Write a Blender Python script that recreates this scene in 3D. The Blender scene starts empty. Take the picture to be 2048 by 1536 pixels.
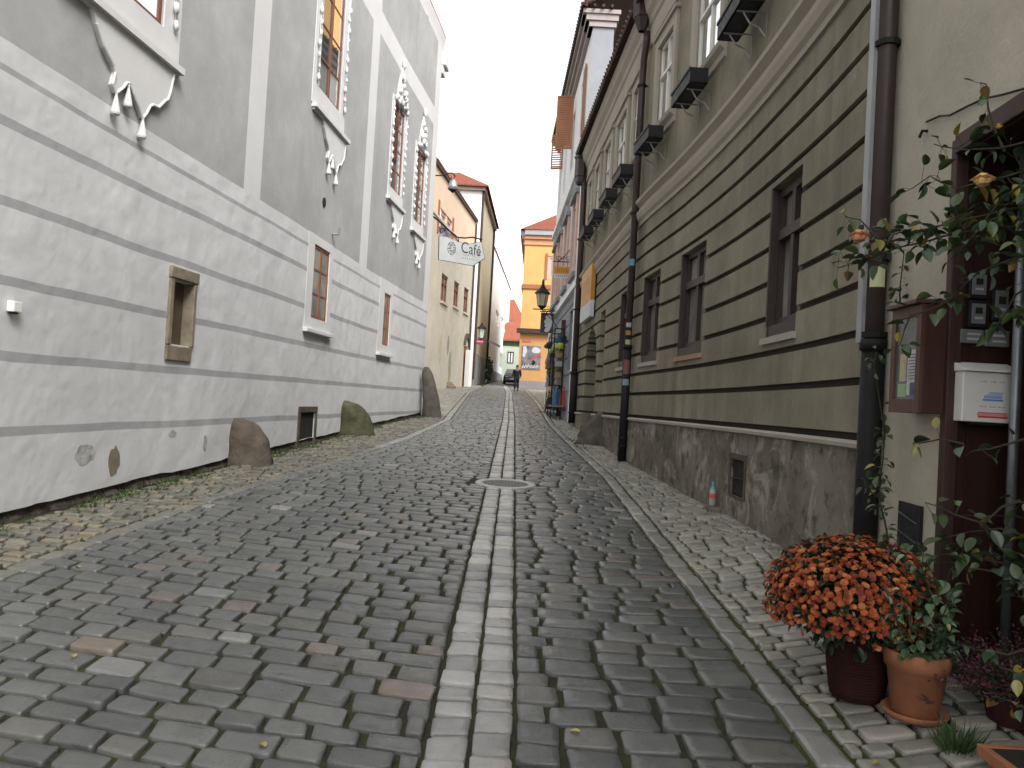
import bpy, math, random
import numpy as np
from mathutils import Vector, Matrix, noise as mnoise
random.seed(7); RNG = np.random.default_rng(11)
scene = bpy.context.scene
COL = bpy.data.collections.new("street_scene"); scene.collection.children.link(COL)
PI = math.pi

# ------------------------------------------------------------------ camera frame (used to survey the place from the photo)
F = 1550.0; CAMZ = 1.55; ROLL = math.atan(.056); SLOPE = 64/1550.0
PITCH = math.atan(32/F)
FW = np.array([0, math.cos(PITCH), math.sin(PITCH)]); U0 = np.array([0, -math.sin(PITCH), math.cos(PITCH)]); R0 = np.array([1., 0, 0])
RT = math.cos(ROLL)*R0 + math.sin(ROLL)*U0; UP = -math.sin(ROLL)*R0 + math.cos(ROLL)*U0
CAM = np.array([0, 0, CAMZ])
def ray(px, py):
    d = FW*F + RT*(px-1024) + UP*(768-py)
    return d/d[1]
def at(px, py, Y): return CAM + ray(px, py)*Y
def sm(x): x = min(1., max(0., x)); return x*x*(3-2*x)
def nz(*p): return mnoise.noise(Vector((p + (0, 0, 0))[:3]))
def gz(x, y):
    b = .12*sm((x-1.5)/.8)*sm((10.5-y)/4.) if x > 1.5 else 0.
    return SLOPE*y + b

# ------------------------------------------------------------------ wall surfaces
class CurveWall:                                       # plan curve X(Y); t is Y
    def __init__(s, nodes, side):
        s.X_ = np.array([a for a, b in nodes]); s.Y_ = np.array([b for a, b in nodes]); s.side = side
        s.m = np.gradient(s.X_, s.Y_)
    def X(s, y):
        Y, X, m = s.Y_, s.X_, s.m
        i = int(min(max(np.searchsorted(Y, y)-1, 0), len(Y)-2)); h = Y[i+1]-Y[i]; t = (y-Y[i])/h
        return (2*t**3-3*t**2+1)*X[i]+(t**3-2*t**2+t)*h*m[i]+(-2*t**3+3*t**2)*X[i+1]+(t**3-t**2)*h*m[i+1]
    def at(s, t, z, off=0.):
        x = s.X(t); dx = (s.X(t+.02)-s.X(t-.02))/.04; L = math.hypot(dx, 1)
        return (x - s.side*off/L, t + s.side*off*dx/L, z)
    def px(s, px, py):
        d = ray(px, py); f = lambda y: d[0]*y-s.X(y)
        ys = np.linspace(max(1., s.Y_[0]), s.Y_[-1], 300); v = [f(y) for y in ys]
        for a, b, fa, fb in zip(ys, ys[1:], v, v[1:]):
            if fa*fb <= 0:
                for _ in range(30):
                    m = (a+b)/2
                    if f(m)*fa > 0: a = m
                    else: b = m
                return a, CAM[2]+d[2]*a
        raise ValueError("px off wall")
class LineWall:                                        # straight wall from A to B, outward normal n; t is metres from A
    def __init__(s, A, B, n):
        s.A = np.array(A, float); s.B = np.array(B, float); s.L = float(np.linalg.norm(s.B-s.A)); s.d = (s.B-s.A)/s.L
        s.n = np.array([-s.d[1], s.d[0]]); s.n = s.n if s.n@np.array(n) > 0 else -s.n
    def at(s, t, z, off=0.):
        p = s.A+s.d*t+s.n*off; return (p[0], p[1], z)
    def px(s, px, py):
        d = ray(px, py); k = (s.A@s.n)/(d[:2]@s.n)
        return float((d[:2]*k-s.A)@s.d), float(CAM[2]+d[2]*k)

# ------------------------------------------------------------------ mesh building
class MB:
    def __init__(s): s.v = []; s.f = []; s.m = []; s.c = {}; s.cur = 0; s.col = None; s.cols = []
    def add(s, verts, faces, mi=None):
        o = len(s.v); s.v += [tuple(map(float, p)) for p in verts]
        s.f += [tuple(i+o for i in f) for f in faces]; s.m += [s.cur if mi is None else mi]*len(faces)
        s.cols += [s.col or (1, 1, 1)]*len(verts)
    def quad(s, a, b, c, d, mi=None): s.add([a, b, c, d], [(0, 1, 2, 3)], mi)
    def hexa(s, p, mi=None):                            # 8 points: 0-3 one face, 4-7 the opposite face
        s.add(p, [(0, 3, 2, 1), (4, 5, 6, 7), (0, 1, 5, 4), (1, 2, 6, 5), (2, 3, 7, 6), (3, 0, 4, 7)], mi)
    def box(s, x0, x1, y0, y1, z0, z1, mi=None):
        s.hexa([(x0, y0, z0), (x1, y0, z0), (x1, y1, z0), (x0, y1, z0), (x0, y0, z1), (x1, y0, z1), (x1, y1, z1), (x0, y1, z1)], mi)
    def wbox(s, W, t0, t1, z0, z1, o0, o1, mi=None, n=None):   # box laid along a wall
        n = n or max(1, int(abs(t1-t0)/.6))
        for i in range(n):
            a = t0+(t1-t0)*i/n; b = t0+(t1-t0)*(i+1)/n
            s.hexa([W.at(a, z0, o0), W.at(b, z0, o0), W.at(b, z0, o1), W.at(a, z0, o1), W.at(a, z1, o0), W.at(b, z1, o0), W.at(b, z1, o1), W.at(a, z1, o1)], mi)
    def tube(s, pts, r, n=8, mi=None, cap=True):
        pts = [Vector(p) for p in pts]; rs = r if hasattr(r, '__len__') else [r]*len(pts)
        V = []; ref = None
        for i, p in enumerate(pts):
            d = (pts[min(i+1, len(pts)-1)]-pts[max(i-1, 0)])
            d = d.normalized() if d.length > 1e-9 else Vector((0, 0, 1))
            if ref is None: ref = Vector((0, 0, 1)) if abs(d.z) < .9 else Vector((1, 0, 0))
            a = d.cross(ref).normalized(); b = d.cross(a).normalized(); ref = -b if abs(d.z) < .9 else ref
            ref = Vector((0, 0, 1)) if abs(d.z) < .9 else Vector((1, 0, 0))
            for k in range(n):
                q = 2*PI*k/n; V.append(p+a*(math.cos(q)*rs[i])+b*(math.sin(q)*rs[i]))
        Fs = [(i*n+k, i*n+(k+1) % n, (i+1)*n+(k+1) % n, (i+1)*n+k) for i in range(len(pts)-1) for k in range(n)]
        if cap: Fs += [tuple(range(n))[::-1], tuple((len(pts)-1)*n+k for k in range(n))]
        s.add(V, Fs, mi)
    def lathe(s, c, prof, n=20, mi=None, cap=True, wob=0.):
        V = []
        for r, z in prof:
            for k in range(n):
                q = 2*PI*k/n; rr = r*(1+wob*nz(math.cos(q)*2, math.sin(q)*2, z*8+c[0]))
                V.append((c[0]+rr*math.cos(q), c[1]+rr*math.sin(q), c[2]+z))
        Fs = [(i*n+k, i*n+(k+1) % n, (i+1)*n+(k+1) % n, (i+1)*n+k) for i in range(len(prof)-1) for k in range(n)]
        if cap: Fs += [tuple(range(n))[::-1], tuple((len(prof)-1)*n+k for k in range(n))]
        s.add(V, Fs, mi)
    def prism(s, front, back, mi=None):                 # two matching outlines
        n = len(front)
        s.add(list(front)+list(back), [tuple(range(n)), tuple(range(2*n-1, n-1, -1))]+[(i, i+n, (i+1) % n+n, (i+1) % n) for i in range(n)], mi)
    def blob(s, c, r, seed=0, mi=None, nu=8, nv=6, wob=.25):
        rx, ry, rz = r if hasattr(r, '__len__') else (r, r, r)
        V = [(c[0], c[1], c[2]-rz)]
        for j in range(1, nv):
            a = -PI/2+PI*j/nv
            for k in range(nu):
                q = 2*PI*k/nu; u = (math.cos(a)*math.cos(q), math.cos(a)*math.sin(q), math.sin(a))
                w = 1+wob*nz(u[0]*1.3+seed*3.1, u[1]*1.3, u[2]*1.3)
                V.append((c[0]+rx*u[0]*w, c[1]+ry*u[1]*w, c[2]+rz*u[2]*w))
        V.append((c[0], c[1], c[2]+rz)); N = len(V)-1
        Fs = [(0, 1+(k+1) % nu, 1+k) for k in range(nu)]+[(N, N-nu+k, N-nu+(k+1) % nu) for k in range(nu)]
        Fs += [(1+j*nu+k, 1+j*nu+(k+1) % nu, 1+(j+1)*nu+(k+1) % nu, 1+(j+1)*nu+k) for j in range(nv-2) for k in range(nu)]
        s.add(V, Fs, mi)
    def sweep(s, W, t0, t1, prof, n, mi=None):          # moulding profile (off, z) swept along a wall
        V = []; k = len(prof)
        for i in range(n+1):
            t = t0+(t1-t0)*i/n
            V += [W.at(t, z-.005*(t-7) if TILT else z, o) for o, z in prof]
        s.add(V, [(i*k+j, i*k+j+1, (i+1)*k+j+1, (i+1)*k+j) for i in range(n) for j in range(k-1)]+[tuple(range(k)), tuple(n*k+j for j in range(k))[::-1]], mi)
    def build(s, name, mats, parent=None, smooth=False, bevel=0, color=False, kind=None):
        o0 = Vector((0, 0, 0))
        if parent is not None:
            q = parent
            while q is not None: o0 += q.location; q = q.parent
        me = bpy.data.meshes.new(name)
        me.from_pydata([(a-o0.x, b-o0.y, c-o0.z) for a, b, c in s.v], [], s.f)
        for m in (mats if isinstance(mats, (list, tuple)) else [mats]): me.materials.append(m)
        me.polygons.foreach_set('material_index', s.m)
        if smooth: me.polygons.foreach_set('use_smooth', [True]*len(s.f))
        if color:
            at_ = me.color_attributes.new('Col', 'FLOAT_COLOR', 'POINT')
            at_.data.foreach_set('color', np.c_[np.array(s.cols, float), np.ones(len(s.cols))].ravel())
        me.update(); o = bpy.data.objects.new(name, me); COL.objects.link(o)
        if parent is not None: o.parent = parent
        if bevel:
            b = o.modifiers.new('bevel', 'BEVEL'); b.width = bevel; b.segments = 2; b.limit_method = 'ANGLE'
        if kind: o['kind'] = kind
        return o
TILT = False
def thing(name, label, cat, loc=(0, 0, 0), group=None, rz=0.):
    o = bpy.data.objects.new(name, None); COL.objects.link(o); o.location = loc; o.rotation_euler = (0, 0, rz)
    o.empty_display_size = .2; o['label'] = label; o['category'] = cat
    if group: o['group'] = group
    return o
def tag(o, label, cat, group=None):
    o['label'] = label; o['category'] = cat
    if group: o['group'] = group
    return o
def dup(root, loc, label, rz=None):
    r = root.copy(); COL.objects.link(r); r.location = loc; r['label'] = label
    if rz is not None: r.rotation_euler = (0, 0, rz)
    for ch in root.children:
        c = ch.copy(); COL.objects.link(c); c.parent = r
        for g in ch.children:
            d = g.copy(); COL.objects.link(d); d.parent = c
    return r
def lerp(a, b, t): return a+(b-a)*t

# ------------------------------------------------------------------ materials
class NT:
    def __init__(s, name):
        s.m = bpy.data.materials.new(name); s.m.use_nodes = True; s.t = s.m.node_tree; s.t.nodes.clear()
        s.out = s.n('ShaderNodeOutputMaterial'); s.b = s.n('ShaderNodeBsdfPrincipled'); s.l(s.b.outputs[0], s.out.inputs[0])
        s.tc = s.n('ShaderNodeTexCoord').outputs['Object']
    def n(s, t, **k):
        o = s.t.nodes.new(t)
        for a, b in k.items(): setattr(o, a, b)
        return o
    def l(s, a, b): s.t.links.new(a, b)
    def mapping(s, sc, loc=(0, 0, 0)):
        o = s.n('ShaderNodeMapping'); s.l(s.tc, o.inputs[0]); o.inputs['Scale'].default_value = sc; o.inputs['Location'].default_value = loc; return o.outputs[0]
    def noise(s, scale, detail=5, rough=.6, vec=None, dist=0.):
        o = s.n('ShaderNodeTexNoise'); s.l(vec or s.tc, o.inputs['Vector'])
        o.inputs['Scale'].default_value = scale; o.inputs['Detail'].default_value = detail; o.inputs['Roughness'].default_value = rough; o.inputs['Distortion'].default_value = dist
        return o.outputs[0]
    def ramp(s, fac, stops):
        o = s.n('ShaderNodeValToRGB'); s.l(fac, o.inputs[0]); e = o.color_ramp.elements
        while len(e) < len(stops): e.new(.5)
        for x, (p, c) in zip(e, stops): x.position = p; x.color = (c, c, c, 1) if not hasattr(c, '__len__') else (*c, 1)
        return o.outputs[0]
    def mix(s, fac, a, b, mode='MIX'):
        o = s.n('ShaderNodeMix', data_type='RGBA', blend_type=mode)
        for i, v in ((0, fac), (6, a), (7, b)):
            if hasattr(v, 'links') or isinstance(v, bpy.types.NodeSocket): s.l(v, o.inputs[i])
            elif i == 0: o.inputs[0].default_value = v
            else: o.inputs[i].default_value = (*v, 1) if hasattr(v, '__len__') else (v, v, v, 1)
        return o.outputs[2]
    def bump(s, h, strength, dist, prev=None):
        o = s.n('ShaderNodeBump'); s.l(h, o.inputs['Height']); o.inputs['Strength'].default_value = strength; o.inputs['Distance'].default_value = dist
        if prev: s.l(prev, o.inputs['Normal'])
        return o.outputs[0]
    def fin(s, col, rough=.85, nrm=None, spec=.3, metal=0.):
        if isinstance(col, bpy.types.NodeSocket): s.l(col, s.b.inputs['Base Color'])
        else: s.b.inputs['Base Color'].default_value = (*col, 1)
        if isinstance(rough, bpy.types.NodeSocket): s.l(rough, s.b.inputs['Roughness'])
        else: s.b.inputs['Roughness'].default_value = rough
        s.b.inputs['Specular IOR Level'].default_value = spec; s.b.inputs['Metallic'].default_value = metal
        if nrm: s.l(nrm, s.b.inputs['Normal'])
        return s.m
def plaster(name, c, var=.12, bump=.5, streak=.0, streakc=.6, spots=.0, big=.35, coarse=9., soft=False):
    T = NT(name); a = T.noise(big*2.2, 6, .62); b = T.noise(2.6, 6, .7); d = T.noise(45, 3, .6)
    col = T.mix(T.ramp(a, [(.32, 0.), (.68, 1.)]), tuple(x*(1-var) for x in c), tuple(min(.9, x*(1+var)) for x in c))
    col = T.mix(T.ramp(b, [(.35, .0), (.75, .55)]), col, tuple(x*(1-var*1.6) for x in c))
    if streak:
        v = T.noise(1.0, 4, .6, T.mapping((2.2, 2.2, .16))); w = T.noise(.5, 3)
        f = T.mix(1., T.ramp(v, [(.45, 0.), (.66, 1.)]), T.ramp(w, [(.35, 0.), (.6, streak)]), 'MULTIPLY')
        col = T.mix(f, col, tuple(x*streakc for x in c))
    if spots:
        q = T.noise(3.2, 5, .7, None, .6); col = T.mix(T.ramp(q, [(.66, 0.), (.7, spots)]), col, tuple(x*.62 for x in c))
    h = T.bump(T.noise(coarse, 2, .45), bump, .055) if soft else T.bump(T.noise(coarse, 6, .66, None, .4), bump, .035)
    if soft: h = T.bump(T.noise(13, 5, .62), bump*.55, .014, h)
    h = T.bump(d, bump*.35, .006, h)
    return T.fin(col, .92, h, .15)
def simple(name, c, rough=.6, var=.2, scale=8., bump=.0, bscale=60., spec=.4, metal=0., bd=.004):
    T = NT(name); a = T.noise(scale, 5, .65)
    col = T.mix(T.ramp(a, [(.3, 0.), (.7, 1.)]), tuple(x*(1-var) for x in c), tuple(min(.95, x*(1+var)) for x in c))
    nrm = T.bump(T.noise(bscale, 4, .6), bump, bd) if bump else None
    r = T.ramp(T.noise(scale*2, 3), [(.3, max(.02, rough-.12)), (.7, min(1, rough+.1))])
    return T.fin(col, r, nrm, spec, metal)
def wood(name, c, rough=.55, var=.3, along='z'):
    T = NT(name); sc = {'z': (14, 14, .9), 'y': (14, .9, 14), 'x': (.9, 14, 14)}[along]
    a = T.noise(2.2, 6, .65, T.mapping(sc)); b = T.noise(1.5, 4)
    col = T.mix(T.ramp(a, [(.3, 0.), (.7, 1.)]), tuple(x*(1-var) for x in c), tuple(x*(1+var) for x in c))
    col = T.mix(T.ramp(b, [(.4, 0.), (.8, .5)]), col, tuple(x*.6 for x in c))
    return T.fin(col, rough, T.bump(a, .25, .004), .35)
def attr(name, rough=.8, bump=.3, bscale=35., spec=.3, trans=0., mottle=.35, bd=.006):
    T = NT(name); A = T.n('ShaderNodeAttribute', attribute_name='Col').outputs['Color']
    a = T.noise(6, 6, .7); col = T.mix(T.ramp(a, [(.3, 0.), (.75, mottle)]), A, T.mix(1., A, (.45, .45, .45), 'MULTIPLY'))
    b = T.noise(70, 3, .7); col = T.mix(T.ramp(b, [(.55, 0.), (.8, mottle*.7)]), col, T.mix(1., A, (1.5, 1.5, 1.5), 'MULTIPLY'))
    nrm = T.bump(T.noise(bscale, 5, .7), bump, bd) if bump else None
    rr = T.ramp(T.noise(9, 4, .7), [(.3, max(.05, rough-.12)), (.7, min(1., rough+.14))])
    T.fin(col, rr, nrm, spec)
    if trans: T.b.inputs['Subsurface Weight'].default_value = 0.
    return T.m
def glass(name, c=(.02, .023, .027), spec=.9, ior=1.9, rough=.03):
    T = NT(name); a = T.noise(.9, 3)
    col = T.mix(T.ramp(a, [(.4, 0.), (.7, 1.)]), c, tuple(x*2.2 for x in c))
    T.fin(col, rough, T.bump(T.noise(2.5, 2), .04, .01), spec); T.b.inputs['IOR'].default_value = ior
    return T.m
M = {}
M['lw_white'] = plaster('old_white_plaster', (.568, .568, .572), .10, .45, streak=.25, streakc=.8, spots=.3, coarse=2.8, soft=True)
M['lw_grey'] = plaster('grey_panel_plaster', (.362, .360, .355), .14, .15, streak=.35, streakc=.8)
M['lw_band'] = plaster('grey_band_paint', (.355, .352, .358), .12, .45, coarse=2.8, soft=True)
M['lw_trim'] = plaster('white_trim_plaster', (.57, .565, .56), .05, .12)
M['rw'] = plaster('brown_grey_render', (.252, .230, .172), .24, .3, streak=.65, streakc=.5)
M['rw_groove'] = plaster('dark_joint_render', (.040, .036, .028), .15, .2)
M['rw_trim'] = plaster('pale_moulding_plaster', (.37, .335, .285), .08, .12, streak=.2)
def plinth_mat():
    T = NT('stained_plinth_render'); c = (.185, .166, .134)
    a = T.noise(1.1, 7, .7); b = T.noise(2.3, 6, .75, None, .8); d = T.noise(5, 6, .7)
    col = T.mix(T.ramp(a, [(.35, 0.), (.65, 1.)]), tuple(x*.55 for x in c), tuple(x*1.25 for x in c))
    col = T.mix(T.ramp(b, [(.53, 0.), (.62, .85)]), col, (.34, .315, .26))
    col = T.mix(T.ramp(d, [(.52, 0.), (.66, .75)]), col, (.045, .04, .032))
    return T.fin(col, .93, T.bump(T.noise(14, 6, .7), .45, .02), .12)
M['plinth'] = plinth_mat()
M['near'] = plaster('near_house_render', (.46, .425, .35), .14, .35, streak=.4, streakc=.65)
M['winbrown'] = wood('brown_window_wood', (.16, .062, .032)); M['winorange'] = wood('orange_brown_wood', (.22, .095, .04))
M['windark'] = wood('dark_brown_wood', (.045, .030, .027)); M['winwhite'] = simple('white_window_paint', (.62, .6, .56), .5, .08)
M['glass'] = glass('window_glass', ior=2.7); M['glass_sky'] = glass('sky_reflecting_glass', (.05, .055, .06), ior=4.5); M['glass_grey'] = glass('curtained_glass', (.15, .145, .135), .6, 1.6, .06)
M['pipe'] = simple('brown_painted_metal', (.043, .028, .026), .45, .2, 6); M['iron'] = simple('black_iron', (.014, .013, .013), .6, .3, 10, .15, spec=.2)
M['zinc'] = simple('zinc_sheet', (.30, .31, .32), .45, .15, 4, metal=.5); M['steel'] = simple('brushed_steel', (.22, .23, .25), .4, .15, 12, metal=.7)
M['stone'] = simple('weathered_stone', (.088, .073, .057), .92, .4, 5, .7, 22, .15, bd=.02)
M['stone_green'] = simple('mossy_stone', (.066, .066, .040), .95, .45, 5, .7, 20, .12, bd=.02)
M['stone_dark'] = simple('dark_guard_stone', (.085, .076, .064), .9, .4, 5, .7, 22, .2, bd=.02)
M['sand'] = simple('sandstone', (.195, .165, .12), .92, .3, 7, .5, 30, .15, bd=.012)
M['footing'] = simple('dark_rubble', (.055, .046, .038), .95, .6, 9, .8, 18, .1, bd=.03)
M['black'] = simple('black_void', (.012, .011, .010), .9, .2, 4); M['terra'] = simple('terracotta', (.30, .125, .068), .85, .2, 9, .2, 40, .2)
M['darkpot'] = simple('dark_red_pot', (.030, .010, .009), .85, .3, 8, spec=.15); M['soil'] = simple('potting_soil', (.02, .015, .01), .95, .5, 30, .6, 50)
M['leaf'] = attr('leaves', .42, .15, 60, .5, mottle=.3); M['petal'] = attr('petals', .7, .0, mottle=.25); M['grass'] = attr('grass_blades', .7, .0, mottle=.2)
M['stem'] = simple('woody_stem', (.035, .032, .018), .8, .3, 20)
M['sett'] = attr('setts', .36, .55, 26, .5, mottle=.5, bd=.008)
M['redwood'] = wood('dark_red_wood', (.028, .0085, .0055), .6); M['redframe'] = wood('reddish_frame_wood', (.045, .022, .018), .6)
M['menuwood'] = wood('menu_box_wood', (.092, .043, .031), .5); M['white'] = simple('white_enamel', (.72, .71, .68), .4, .05, 5); M['plastic'] = simple('dark_plastic', (.016, .016, .018), .55, .2, 9, spec=.25)
M['greyplate'] = simple('grey_plate', (.16, .165, .17), .4, .15, 9); M['silver'] = simple('silver_label', (.4, .41, .42), .4, .1, 9)
def roofmat(name, c):
    T = NT(name); w = T.n('ShaderNodeTexBrick'); T.l(T.mapping((1, 1, 1)), w.inputs[0])
    w.inputs['Scale'].default_value = 3.4; w.inputs['Mortar Size'].default_value = .03; w.inputs['Color1'].default_value = (*c, 1); w.inputs['Color2'].default_value = (*[x*.7 for x in c], 1); w.inputs['Mortar'].default_value = (*[x*.3 for x in c], 1)
    col = T.mix(T.ramp(T.noise(2, 5), [(.35, 0.), (.75, .6)]), w.outputs[0], tuple(x*.55 for x in c))
    return T.fin(col, .85, T.bump(T.noise(9, 4), .5, .05), .2)
M['tile'] = roofmat('red_roof_tiles', (.27, .085, .055)); M['tile_dark'] = roofmat('brown_roof_tiles', (.07, .040, .032))
M['tile_bright'] = roofmat('orange_roof_tiles', (.36, .115, .07))
def flat(name, c, rough=.6): 
    if name not in M: M[name] = simple(name, c, rough, .1, 6)
    return M[name]
# ------------------------------------------------------------------ world, sun, camera
def setup():
    w = bpy.data.worlds.new("World"); scene.world = w; w.use_nodes = True; t = w.node_tree; bg = t.nodes['Background']
    sky = t.nodes.new('ShaderNodeTexSky'); sky.sky_type = 'NISHITA'; sky.sun_disc = False
    EL, AZ = math.radians(46), math.radians(150)
    sky.sun_elevation = EL; sky.sun_rotation = AZ; sky.dust_density = 4; sky.air_density = 1.0; sky.altitude = 500
    hs = t.nodes.new('ShaderNodeHueSaturation'); hs.inputs['Saturation'].default_value = .06; hs.inputs['Value'].default_value = 1.0
    t.links.new(sky.outputs[0], hs.inputs['Color']); t.links.new(hs.outputs[0], bg.inputs['Color']); bg.inputs['Strength'].default_value = .15
    s = bpy.data.lights.new('overcast_sun', 'SUN'); s.energy = 1.0; s.angle = math.radians(25); s.color = (1, .965, .91)
    o = bpy.data.objects.new('overcast_sun', s); COL.objects.link(o)
    d = Vector((math.sin(AZ)*math.cos(EL), math.cos(AZ)*math.cos(EL), math.sin(EL)))
    o.rotation_euler = d.to_track_quat('Z', 'Y').to_euler()
    c = bpy.data.cameras.new('camera'); co = bpy.data.objects.new('camera', c); COL.objects.link(co); scene.camera = co
    c.sensor_width = 36; c.lens = F/2048*36; c.clip_start = .05; c.clip_end = 2000
    co.matrix_world = Matrix(((RT[0], UP[0], -FW[0], 0), (RT[1], UP[1], -FW[1], 0), (RT[2], UP[2], -FW[2], CAMZ), (0, 0, 0, 1)))
    scene.view_settings.view_transform = 'Standard'; scene.view_settings.look = 'None'; scene.view_settings.gamma = 1
    scene.view_settings.use_curve_mapping = False; scene.view_settings.exposure = EXPOSURE
EXPOSURE = 1.6
setup()

# ------------------------------------------------------------------ wall definitions
WL = CurveWall([(-4.75, -5), (-4.6, 2.5), (-4.422, 4.5), (-4.251, 6.5), (-4.082, 8.5), (-3.872, 10.5), (-3.64, 13), (-3.399, 16), (-3.115, 19), (-2.705, 22.5), (-2.5, 24.5)], -1)
WR = CurveWall([(2.1, -5), (2.25, 2.6), (2.287, 3.2), (2.379, 4.8), (2.465, 6.3), (2.487, 7.7), (2.463, 9.3), (2.366, 11), (2.169, 13.3), (2.041, 16), (1.93, 19), (1.821, 22.4), (1.75, 24)], 1)

# ------------------------------------------------------------------ ground
def curve(pts):
    xs = [p[0] for p in pts]; ys = [p[1] for p in pts]
    return lambda y: float(np.interp(y, ys, xs))
KL = curve([(-3.5, -2), (-3.22, 5), (-2.95, 8.7), (-2.45, 12), (-2.0, 15.9), (-1.68, 21.7), (-2.0, 32), (-2.4, 45), (-2.2, 70), (-1.2, 95)])
KR = curve([(1.30, -2), (1.33, 3.2), (1.36, 5.5), (1.44, 11.5), (1.24, 17), (1.12, 22), (1.15, 35), (1.0, 50), (.9, 95)])
S0 = curve([(-.285, -2), (-.27, 6.5), (-.22, 23), (-.35, 50), (-.9, 70), (-1.0, 95)]); 
def S1(y): return S0(y)+.37
def ground():
    T = NT('joint_earth'); a = T.noise(2.2, 6, .7); b = T.noise(25, 4, .7)
    col = T.mix(T.ramp(a, [(.40, 0.), (.62, 1.)]), (.040, .036, .028), (.050, .056, .020))
    col = T.mix(T.ramp(b, [(.4, 0.), (.8, .6)]), col, (.022, .019, .015))
    A = T.n('ShaderNodeAttribute', attribute_name='Col').outputs['Color']; mo = T.mix(1., A, T.ramp(a, [(.30, .2), (.55, 1.)]), 'MULTIPLY'); col = T.mix(mo, col, (.050, .060, .018))
    m = T.fin(col, .95, T.bump(b, .6, .02), .15)
    mb = MB(); xs = [-400, -150, -60, -25, -12, -8, -6, -5]+list(np.linspace(-4.8, 5.2, 51))+[6, 8, 12, 25, 60, 150, 400]
    ys = [-60, -25, -12, -8, -5]+list(np.linspace(-4, 14, 55))+list(range(16, 110, 4))+[120, 150, 220, 400, 800]
    for y in ys:
        for x in xs: mb.v.append((x, y, gz(x, min(y, 115))-.024)); g = max(sm(1.5-min(abs(x-KR(y)), abs(x-KL(y)), abs(x-KR(y)-.17), abs(x-KL(y)+.19))/.13), .8*sm((KL(y)-x)/.3)*.7); mb.cols.append((g, g, g))
    n = len(xs)
    for j in range(len(ys)-1):
        for i in range(n-1): mb.f.append((j*n+i, j*n+i+1, (j+1)*n+i+1, (j+1)*n+i)); mb.m.append(0)
    mb.build('ground', m, smooth=True, kind='structure', color=True)
ground()
SP = dict(q=[], c=[], h=[], cr=[])
def pave(rows, target):
    target['q'] += rows
BASALT = [(.116, .119, .119), (.105, .109, .110), (.126, .128, .126), (.100, .103, .104), (.120, .118, .112)]
PINK = [(.165, .138, .115), (.150, .130, .115)]; PALE = [(.235, .23, .22), (.19, .19, .185)]
def jit(c, v=.10):
    k = 1+random.uniform(-v, v); return tuple(x*k for x in c)
def stone(c, v=.10): c = jit(c, v); return (c[0]*.99, c[1]*1.0, c[2]*.95)
def rowset(y0, y1, xa, xb, rowd, wid, gap, skew, colf, seed, dv=.18, wv=.24, hz=.0, ymin=None, rg=1.85, sk=.010):
    """rows of stones across the street between xa(y) and xb(y); returns stones as 4 plan corners + colour"""
    out = []; y = y0; k = 0
    line = lambda kk, T, x, d: T+skew(x, T)+.020*nz(x*1.7+seed, kk*3.7, 1.5)*min(1, d/.15)+.03*nz(x*.55, T*.3, seed)
    while y < y1:
        d = rowd*(1+RNG.uniform(-dv, dv)); T0, T1 = y, y+d; x = xa(y)+0.0; end = xb(y)
        g = gap*(1+.25*random.random()); x += 0
        first = True
        while x < end-.03:
            w = wid*(1+RNG.uniform(-wv, wv))
            if first: w *= random.uniform(.45, 1.); first = False
            if random.random() < .04: w *= 1.6
            xe = min(x+w, end)
            if end-xe < wid*.38: xe = end
            a = (x+g/2+random.uniform(-sk, sk)*.6, ); b = xe-g/2
            xa0, xb0 = x+g/2+random.uniform(0, sk), xe-g/2-random.uniform(0, sk); xa1, xb1 = x+g/2+random.uniform(0, sk), xe-g/2-random.uniform(0, sk)
            h = g*.5*rg; q = [(xa0, line(k, T0, xa0, d)+h), (xb0, line(k, T0, xb0, d)+h), (xb1, line(k+1, T1, xb1, d)-h), (xa1, line(k+1, T1, xa1, d)-h)]
            yc = (q[0][1]+q[2][1])/2
            if ymin is None or yc > ymin: out.append((q, colf((x+xe)/2, yc), hz))
            x = xe
        y += d; k += 1
    return out
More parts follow.
